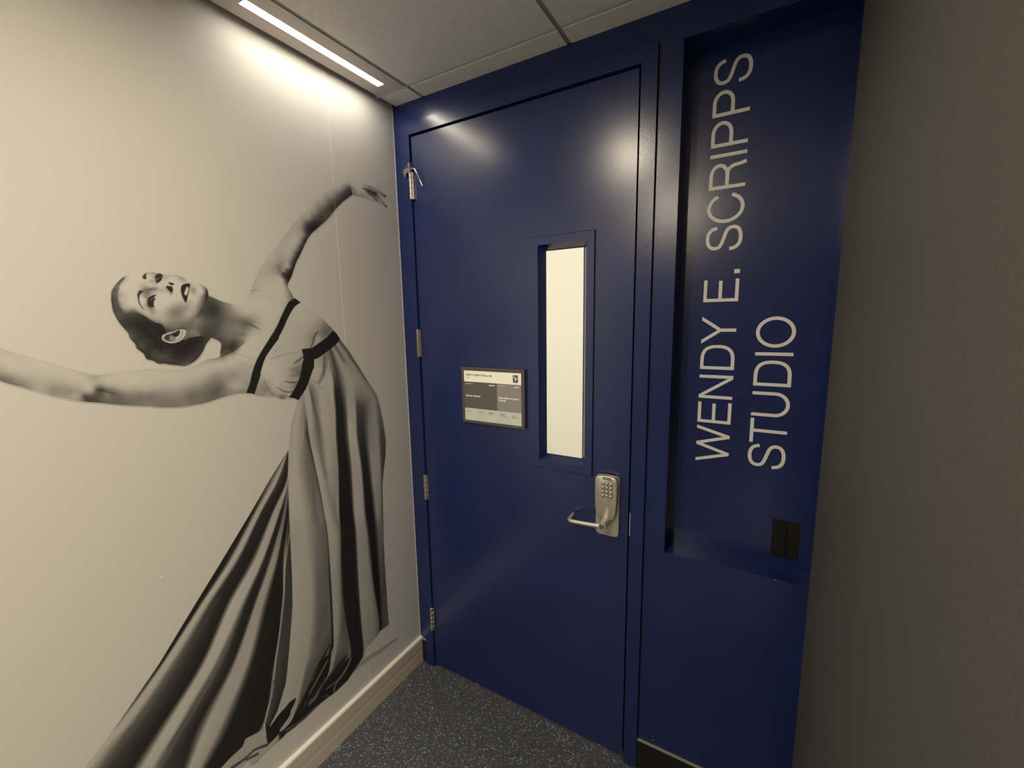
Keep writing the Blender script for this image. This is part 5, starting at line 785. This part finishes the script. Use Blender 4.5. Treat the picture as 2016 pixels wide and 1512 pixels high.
["grad",1,[[-945.0,1781.3],[-933.6,1784.3],[-915.0,1786.8],[-902.7,1793.4],[-896.6,1794.9],[-884.8,1794.1],[-871.6,1791.0],[-863.9,1790.5],[-848.0,1792.1],[-836.9,1791.9],[-824.4,1787.1],[-815.4,1778.6],[-809.2,1774.1],[-795.7,1773.1],[-783.7,1771.4],[-775.3,1768.0],[-768.9,1760.6],[-766.9,1749.9],[-767.7,1739.1],[-773.9,1724.2],[-783.9,1706.3],[-794.4,1690.6],[-810.5,1671.2],[-814.4,1651.9],[-807.0,1640.0],[-799.4,1629.9],[-812.0,1626.5],[-829.5,1623.4],[-840.2,1618.1],[-866.7,1628.8],[-878.2,1638.6],[-882.5,1655.4],[-893.5,1666.6],[-907.9,1672.2],[-921.3,1683.9],[-937.5,1691.8],[-958.6,1689.9],[-966.0,1701.8],[-969.5,1717.0],[-968.6,1735.6],[-963.3,1754.4],[-952.9,1771.9]],[[-955.6,1749.8,182.0],[-939.7,1767.7,184.0],[-943.8,1733.2,178.0],[-964.0,1724.0,160.0],[-965.3,1735.8,140.0],[-962.3,1749.4,165.0],[-949.0,1770.5,165.0],[-960.6,1707.0,160.0],[-964.1,1712.1,135.0],[-939.9,1707.4,170.0],[-922.8,1768.9,184.0],[-930.5,1751.1,184.0],[-955.2,1695.1,115.0],[-941.1,1697.0,115.0],[-947.3,1703.8,160.0],[-926.3,1690.1,140.0],[-928.4,1697.1,160.0],[-914.5,1679.4,140.0],[-918.0,1686.5,150.0],[-912.8,1693.7,168.0],[-879.4,1723.1,188.0],[-889.1,1704.7,184.0],[-870.8,1730.6,190.0],[-864.6,1716.1,176.0],[-894.5,1684.8,165.0],[-875.4,1690.3,150.0],[-858.6,1699.6,128.0],[-846.4,1694.2,112.0],[-860.1,1686.6,120.0],[-841.4,1709.2,138.0],[-868.9,1679.2,140.0],[-880.6,1671.9,150.0],[-889.9,1672.0,140.0],[-862.4,1666.1,122.0],[-845.7,1671.6,128.0],[-828.1,1681.0,142.0],[-818.6,1690.5,160.0],[-807.9,1709.8,168.0],[-797.5,1725.5,172.0],[-786.6,1745.2,184.0],[-784.9,1760.7,182.0],[-794.5,1767.8,178.0],[-804.7,1738.7,178.0],[-808.7,1748.0,165.0],[-802.9,1754.0,130.0],[-805.3,1748.2,140.0],[-815.6,1717.3,150.0],[-825.3,1705.7,135.0],[-801.8,1702.2,140.0],[-791.8,1714.0,120.0],[-781.3,1729.8,95.0],[-772.8,1741.8,45.0],[-769.7,1753.7,55.0],[-772.4,1761.4,110.0],[-779.1,1749.4,165.0],[-791.6,1700.4,90.0],[-806.2,1679.0,105.0],[-821.1,1667.5,108.0],[-838.9,1658.2,100.0],[-855.5,1656.7,108.0],[-871.2,1658.8,112.0],[-878.6,1662.7,125.0],[-880.5,1646.1,60.0],[-897.5,1761.7,190.0],[-882.2,1764.4,190.0],[-869.7,1767.0,186.0],[-865.1,1779.9,165.0],[-849.1,1782.9,180.0],[-836.2,1783.8,165.0],[-828.0,1784.4,135.0],[-825.2,1780.0,145.0],[-817.4,1775.9,165.0],[-834.2,1772.9,185.0],[-842.2,1759.4,186.0],[-845.7,1742.6,188.0],[-842.9,1724.1,172.0],[-851.8,1731.3,186.0],[-898.8,1751.0,110.0],[-889.6,1753.3,125.0],[-876.2,1750.3,150.0],[-908.1,1747.0,100.0],[-912.0,1738.0,120.0],[-872.2,1745.1,168.0],[-883.0,1744.6,178.0],[-895.5,1779.5,178.0],[-893.5,1770.8,140.0],[-898.0,1770.5,160.0],[-904.4,1778.9,183.0],[-900.4,1787.9,175.0],[-886.7,1790.8,140.0],[-891.4,1788.7,160.0],[-867.4,1787.0,150.0],[-867.3,1774.4,175.0],[-916.4,1725.5,182.0],[-920.5,1714.8,178.0],[-915.1,1711.4,145.0],[-896.6,1744.0,155.0],[-909.9,1731.0,125.0],[-893.9,1715.5,185.0],[-901.8,1699.1,130.0],[-908.4,1693.7,150.0],[-918.9,1704.3,165.0],[-822.9,1652.1,95.0],[-833.0,1637.0,100.0],[-807.9,1632.2,110.0],[-815.4,1642.2,115.0],[-843.2,1764.9,186.0],[-828.2,1709.4,140.0]],2.6,true],
["str",70,0.6,[[-963.94,1752.71,1.82],[-967.7,1735.68,2.42],[-968.58,1717.07,3.03],[-964.15,1700.16,3.66],[-955.63,1691.66,4.01],[-938.73,1693.5,4.73],[-921.36,1682.98,4.51],[-907.93,1672.18,3.93],[-890.7,1664.72,4.02],[-881.19,1653.51,4.07]],1,0.0,0],
["str",75,0.45,[[-948.41,1775.64,1.85],[-959.56,1761.38,2.13],[-964.75,1749.3,2.12]],1,0.0,0],
["poly",1,40,[[-913.3,1780.3],[-909.1,1787.6],[-902.0,1792.7],[-905.7,1785.8],[-904.8,1779.2],[-908.3,1776.1],[-911.8,1777.3]],true],
["poly",1,32,[[-887.3,1782.8],[-882.3,1789.9],[-875.9,1793.1],[-870.4,1790.3],[-871.8,1781.2],[-876.4,1773.2],[-884.1,1768.2],[-886.6,1772.2],[-884.9,1778.2]],true],
["str",120,0.6,[[-875.91,1786.32,0.84],[-874.23,1781.07,1.01]],1,0.0,0],
["str",215,0.95,[[-881.14,1779.13,1.33],[-880.92,1778.44,1.33]],1,0.0,0],
["str",95,0.4,[[-888.5,1781.8,2.31],[-886.18,1769.51,2.32],[-882.03,1766.2,1.67]],1,0.0,0],
["str",110,0.5,[[-895.4,1792.73,1.31],[-886.46,1792.95,1.32],[-879.02,1792.32,1.33]],1,0.0,0],
["poly",1,25,[[-859.1,1770.9],[-852.8,1771.3],[-846.1,1767.7],[-852.4,1764.7],[-856.1,1766.4]],true],
["poly",1,28,[[-864.9,1761.8],[-858.5,1762.6],[-851.0,1759.0],[-851.6,1749.7],[-855.8,1744.9],[-860.7,1750.2],[-864.4,1756.4]],true],
["str",60,0.7,[[-853.22,1760.67,2.07],[-852.68,1751.52,2.07],[-856.13,1742.17,2.41]],1,0.0,0],
["str",100,0.5,[[-867.64,1758.04,2.03],[-862.83,1745.54,2.05],[-858.03,1739.33,2.06]],1,0.0,0],
["str",90,0.5,[[-913.81,1747.59,2.9],[-901.64,1751.73,3.26],[-889.56,1753.25,2.65]],1,0.0,0],
["poly",1,25,[[-830.7,1762.9],[-824.8,1768.5],[-817.9,1770.8],[-809.5,1771.1],[-809.8,1766.9],[-813.4,1751.6],[-818.3,1738.1],[-822.0,1724.7],[-825.3,1720.3],[-828.7,1727.4],[-832.0,1741.3],[-832.5,1753.5]],true],
["poly",1,188,[[-820.0,1759.7],[-814.7,1762.5],[-813.8,1757.2],[-817.0,1746.7],[-821.5,1739.5],[-825.9,1741.6],[-823.9,1750.1]],true],
["str",110,0.6,[[-824.15,1751.06,0.53],[-819.41,1750.35,0.54],[-815.26,1753.01,0.54]],1,0.0,0],
["str",60,0.7,[[-820.95,1766.25,0.89],[-820.13,1758.79,0.71],[-825.37,1749.13,0.71]],1,0.0,0],
["str",120,0.5,[[-834.65,1754.28,1.41],[-833.67,1741.27,1.41],[-830.82,1730.13,1.42]],1,0.0,0],
["poly",1,38,[[-928.1,1738.2],[-924.4,1745.3],[-919.6,1747.7],[-915.5,1745.8],[-919.1,1741.6],[-923.4,1737.2],[-925.9,1727.0],[-925.3,1714.7],[-919.5,1699.3],[-923.5,1704.5],[-927.9,1715.5],[-929.0,1726.8]],true],
["poly",1,34,[[-889.4,1739.3],[-894.8,1731.6],[-892.2,1727.7],[-895.9,1721.7],[-897.6,1713.6],[-897.5,1707.8],[-904.0,1705.9],[-910.2,1709.7],[-909.9,1718.6],[-908.0,1727.6],[-902.0,1733.4]],true],
["str",165,0.8,[[-897.74,1727.89,0.82],[-894.98,1729.78,1.32]],1,0.0,0],
["str",220,0.95,[[-901.13,1725.64,1.31],[-900.89,1725.11,1.31]],1,0.0,0],
["str",90,0.5,[[-910.13,1729.25,1.94],[-911.79,1715.03,2.59],[-905.87,1702.68,2.62],[-898.2,1704.58,1.65]],1,0.0,0],
["str",120,0.35,[[-902.65,1691.96,2.3],[-897.28,1686.57,1.66]],1,0.0,0],
["str",30,0.8,[[-770.86,1759.5,0.75],[-767.43,1749.9,1.33],[-768.51,1740.06,1.7],[-774.54,1726.13,1.7]],1,0.0,0],
["str",50,0.5,[[-769.42,1740.02,2.65],[-778.99,1718.18,3.38],[-787.84,1702.38,3.36],[-800.53,1682.83,2.95]],1,0.0,0],
["str",130,0.4,[[-836.85,1792.09,0.7],[-824.4,1786.94,0.89],[-815.43,1778.24,0.9]],1,0.0,0],
["poly",1,172,[[-890.7,1627.1],[-886.8,1634.8],[-876.6,1639.5],[-863.5,1642.8],[-848.3,1648.0],[-834.4,1646.7],[-833.2,1639.9],[-840.1,1625.8],[-848.5,1617.6],[-860.5,1612.5],[-871.8,1611.8],[-882.4,1615.5],[-888.8,1620.9]],true],
["poly",1,60,[[-885.5,1626.8],[-880.3,1634.0],[-872.2,1636.5],[-866.0,1634.4],[-869.1,1628.9],[-873.4,1625.4],[-870.1,1619.6],[-858.1,1619.4],[-868.1,1616.7],[-878.2,1618.5],[-883.3,1621.7]],true],
["poly",1,125,[[-873.0,1629.1],[-866.3,1632.6],[-863.6,1627.8],[-857.3,1626.5],[-861.1,1621.0],[-870.7,1621.5]],true],
["poly",1,30,[[-868.1,1637.3],[-857.2,1641.6],[-848.5,1646.1],[-847.9,1640.4],[-850.7,1633.9],[-857.1,1628.4],[-863.4,1629.1],[-866.1,1633.5]],true],
["str",70,0.8,[[-843.02,1644.05,0.71],[-842.84,1635.46,0.89],[-849.38,1624.29,0.88],[-858.24,1618.06,0.7]],1,0.0,0],
["str",40,0.8,[[-874.35,1644.99,1.37],[-861.57,1645.54,1.39],[-846.48,1649.84,1.41],[-836.6,1649.59,1.43],[-829.63,1644.61,1.08]],1,0.0,0],
["str",130,0.6,[[-835.32,1631.35,1.43],[-827.54,1640.69,1.44],[-822.04,1644.38,1.09]],1,0.0,0],
["grad",3,[[-507.5,1738.1],[-484.6,1728.7],[-443.0,1705.5],[-405.7,1675.7],[-382.9,1652.0],[-365.8,1629.7],[-405.0,1594.7],[-456.0,1569.0],[-489.4,1543.3],[-501.3,1499.0],[-513.3,1472.4],[-546.6,1414.5],[-563.1,1412.0],[-582.6,1410.9],[-595.7,1417.5],[-608.6,1424.7],[-670.0,1440.5],[-658.3,1477.9],[-645.4,1505.2],[-629.4,1542.1],[-598.9,1585.0],[-563.1,1638.9],[-525.8,1697.9]],[[-401.3,1634.3,105.0],[-388.1,1641.2,115.0],[-376.8,1626.3,110.0],[-419.4,1617.0,130.0],[-407.9,1652.5,135.0],[-421.4,1638.5,140.0],[-444.8,1603.8,130.0],[-450.6,1625.2,150.0],[-432.8,1603.2,168.0],[-476.4,1677.7,176.0],[-496.5,1701.5,178.0],[-452.4,1688.1,176.0],[-422.1,1674.0,168.0],[-515.7,1654.4,172.0],[-472.8,1636.3,168.0],[-484.1,1598.7,165.0],[-557.7,1589.1,172.0],[-595.0,1558.6,172.0],[-521.0,1600.5,168.0],[-543.6,1554.6,165.0],[-516.4,1573.0,170.0],[-584.8,1491.5,176.0],[-616.3,1511.6,180.0],[-632.7,1510.2,180.0],[-625.4,1486.6,172.0],[-530.7,1502.2,130.0],[-517.1,1490.3,105.0],[-511.4,1510.5,130.0],[-546.7,1486.9,150.0],[-557.4,1522.0,168.0],[-528.4,1526.0,165.0],[-629.1,1451.1,128.0],[-651.6,1451.2,140.0],[-639.5,1475.4,150.0],[-614.5,1432.3,140.0],[-600.2,1440.1,160.0],[-591.2,1428.6,150.0],[-582.0,1416.9,105.0],[-565.8,1438.2,165.0],[-553.1,1422.5,165.0],[-526.1,1474.0,150.0],[-550.4,1449.6,155.0],[-535.7,1451.0,120.0],[-604.9,1460.8,175.0],[-577.3,1463.6,168.0],[-627.5,1434.4,150.0]],6.0,true],
["str",55,0.85,[[-459.38,1574.51,2.6],[-451.67,1593.5,2.98],[-441.78,1614.27,3.37],[-430.48,1628.05,3.02]],3,0.0,0],
["str",180,0.6,[[-440.83,1582.25,2.26],[-433.16,1599.67,3.03],[-428.14,1610.15,2.28]],3,0.0,0],
["str",50,0.85,[[-532.13,1524.67,1.4],[-512.94,1533.2,3.21],[-493.12,1544.33,2.9]],3,0.0,0],
["str",45,0.85,[[-567.01,1468.34,1.72],[-545.56,1462.04,2.45],[-520.17,1459.31,2.51]],3,0.0,0],
["str",95,0.6,[[-546.86,1485.2,2.79],[-528.93,1483.03,3.19],[-512.28,1482.75,2.88]],3,0.0,0],
["str",110,0.5,[[-541.47,1503.39,2.79],[-519.13,1507.86,3.56],[-503.35,1516.67,2.88]],3,0.0,0],
["str",55,0.8,[[-597.07,1454.65,1.0],[-579.61,1440.29,2.05],[-559.4,1431.04,2.43],[-541.43,1430.34,2.12]],3,0.0,0],
["str",95,0.7,[[-635.54,1482.97,1.29],[-625.86,1450.58,1.96],[-608.5,1425.32,2.0]],3,0.0,0],
["str",120,0.5,[[-606.17,1546.49,1.96],[-578.52,1554.03,2.34],[-539.35,1561.02,2.77],[-517.69,1560.08,1.77]],3,0.0,0],
["str",135,0.5,[[-597.61,1565.37,1.64],[-572.14,1583.33,2.35],[-557.41,1592.39,1.7]],3,0.0,0],
["str",130,0.5,[[-588.16,1458.4,2.02],[-564.79,1448.29,2.76],[-540.02,1444.69,2.82]],3,0.0,0],
["str",170,0.5,[[-601.08,1431.82,1.67],[-580.62,1430.27,2.05],[-560.14,1423.6,1.74]],3,0.0,0],
["poly",4,20,[[-508.1,1742.4],[-500.7,1740.6],[-484.6,1728.7],[-496.2,1723.0],[-507.2,1714.7],[-518.1,1702.9],[-528.6,1687.9],[-541.1,1668.1],[-553.0,1646.8],[-564.1,1629.1],[-572.9,1616.3],[-574.6,1609.8],[-591.7,1591.1],[-608.4,1572.7],[-621.6,1555.9],[-630.2,1540.6],[-638.7,1520.5],[-643.0,1509.7],[-645.3,1497.1],[-652.2,1481.9],[-659.6,1465.3],[-669.9,1441.2],[-681.7,1446.2],[-693.6,1449.3],[-685.8,1465.9],[-677.8,1483.7],[-671.0,1505.0],[-662.6,1526.2],[-650.9,1548.8],[-637.9,1568.4],[-623.1,1588.1],[-604.3,1612.8],[-587.2,1634.7],[-571.4,1658.7],[-556.8,1684.6],[-542.3,1709.2],[-527.9,1730.2],[-516.7,1736.1]],false],
["poly",4,20,[[-363.5,1631.4],[-350.7,1618.1],[-337.1,1596.9],[-359.6,1578.3],[-382.5,1564.1],[-413.6,1547.2],[-438.5,1534.4],[-451.6,1532.3],[-454.4,1515.4],[-455.6,1501.9],[-460.9,1496.3],[-470.8,1476.0],[-480.5,1455.8],[-494.4,1432.7],[-509.5,1414.8],[-525.4,1398.0],[-540.1,1406.5],[-557.6,1412.9],[-545.5,1426.5],[-532.1,1443.5],[-520.0,1461.0],[-512.6,1475.8],[-506.5,1492.6],[-500.4,1516.4],[-493.3,1534.9],[-492.7,1548.8],[-494.3,1559.4],[-496.2,1570.6],[-479.0,1571.9],[-456.4,1572.6],[-434.6,1584.7],[-413.2,1595.8],[-391.2,1608.6],[-375.0,1622.6]],false],
["str",45,0.3,[[-481.16,1549.66,10.97],[-477.55,1507.02,9.23]],4,0.0,0],
["str",196,0.45,[[-315.0,205.0,1.0],[-315.0,1200.0,1.0],[-315.0,2230.0,1.0]],1,0.0,0],
["str",196,0.45,[[-315.0,205.0,1.0],[-315.0,1200.0,1.0],[-315.0,2230.0,1.0]],3,0.0,0]]'''
# ------------------------------------------------------------------ printed dancer (flat photo print on the mural wall)
OPS = json.loads(OPS_JSON)
pr = Print(); pr.run(OPS); pr.soften(2)
STEP = 2                                                        # mesh cell = 2 raster cells
hh, ww = pr.h//STEP, pr.w//STEP
lin = lambda v: np.where(v/255.0 <= 0.04045, v/255.0/12.92, ((np.maximum(v, 0)/255.0+0.055)/1.055)**2.4)
V = pr.v[:hh*STEP, :ww*STEP].reshape(hh, STEP, ww, STEP).mean((1, 3))
V = np.where(V < PAPER, np.minimum(V+8*np.clip((V-95)/60, 0, 1), PAPER), V)
rng = np.random.default_rng(7)
ink = np.clip((PAPER-V)/60, 0, 1)
V = V+rng.normal(0, 1, V.shape)*3.0*ink*(V > 40)
refl = lin(V)/lin(np.array(PAPER))
Hc, Wc = hh-1, ww-1                                             # vertices are at cell centres
I = pr.id[:hh*STEP, :ww*STEP].reshape(hh, STEP, ww, STEP).max((1, 3))
changed = np.abs(V-PAPER) > 1.5
q = lambda a: np.maximum.reduce([a[:-1, :-1], a[1:, :-1], a[:-1, 1:], a[1:, 1:]])
cid = q(I); cuse = q((changed | (I > 0)).astype(np.uint8)) > 0
cid = np.where((cid == 0) & cuse, 3, cid)
ink_m = bpy.data.materials.new('printed_mural_ink'); ink_m.use_nodes = True
nt = ink_m.node_tree; b_ = nt.nodes['Principled BSDF']; b_.inputs['Roughness'].default_value = 0.60; b_.inputs['Specular IOR Level'].default_value = 0.3
ca = nt.nodes.new('ShaderNodeAttribute'); ca.attribute_name = 'print'; nt.links.new(ca.outputs['Color'], b_.inputs['Base Color'])
mu = empty('dancer_mural', (0, -0.6, 0.203)); tag(mu, 'black-and-white photo print of a dancer in a long gown on the pale wall', 'mural')
names = {1: ('printed_figure', 'bare skin of the dancer, leaning back with arms spread'), 2: ('printed_hair', 'dark swept-back hair'), 3: ('printed_dress', 'long pale draped gown'), 4: ('printed_trim', 'black ribbon bands on the gown')}
yc = (SX0+(np.arange(ww)*STEP+STEP/2)*RES)/1000; zc = (SZ0+(np.arange(hh)*STEP+STEP/2)*RES)/1000
for k, (nm, lb) in names.items():
    fj, fi = np.nonzero((cid == k) & cuse)
    if not len(fj): continue
    used = np.zeros((hh, ww), bool)
    for dj in (0, 1):
        for di in (0, 1): used[fj+dj, fi+di] = True
    idx = np.full((hh, ww), -1, np.int32); vj, vi = np.nonzero(used); idx[vj, vi] = np.arange(len(vj))
    co = np.empty((len(vj), 3), np.float32); co[:, 0] = 0.0006; co[:, 1] = yc[vi]; co[:, 2] = zc[vj]
    fa = np.stack([idx[fj, fi], idx[fj, fi+1], idx[fj+1, fi+1], idx[fj+1, fi]], 1).astype(np.int32)
    me = bpy.data.meshes.new(nm); me.vertices.add(len(co)); me.vertices.foreach_set('co', co.ravel())
    me.loops.add(fa.size); me.loops.foreach_set('vertex_index', fa.ravel())
    me.polygons.add(len(fa)); me.polygons.foreach_set('loop_start', np.arange(0, fa.size, 4, dtype=np.int32))
    try: me.polygons.foreach_set('loop_total', np.full(len(fa), 4, np.int32))
    except Exception: pass
    me.update(calc_edges=True)
    at = me.color_attributes.new('print', 'FLOAT_COLOR', 'POINT')
    c = np.ones((len(vj), 4), np.float32); rr = refl[vj, vi][:, None]
    c[:, :3] = np.array(PAPER_C)[None]*rr*np.array([[1.0, 1.0, 1.0]])+(1-np.minimum(rr, 1))*np.array([[0.006, 0.004, 0.005]])
    at.data.foreach_set('color', c.ravel())
    ob = keep(link(nm, me, ink_m), mu); ob['label'] = lb
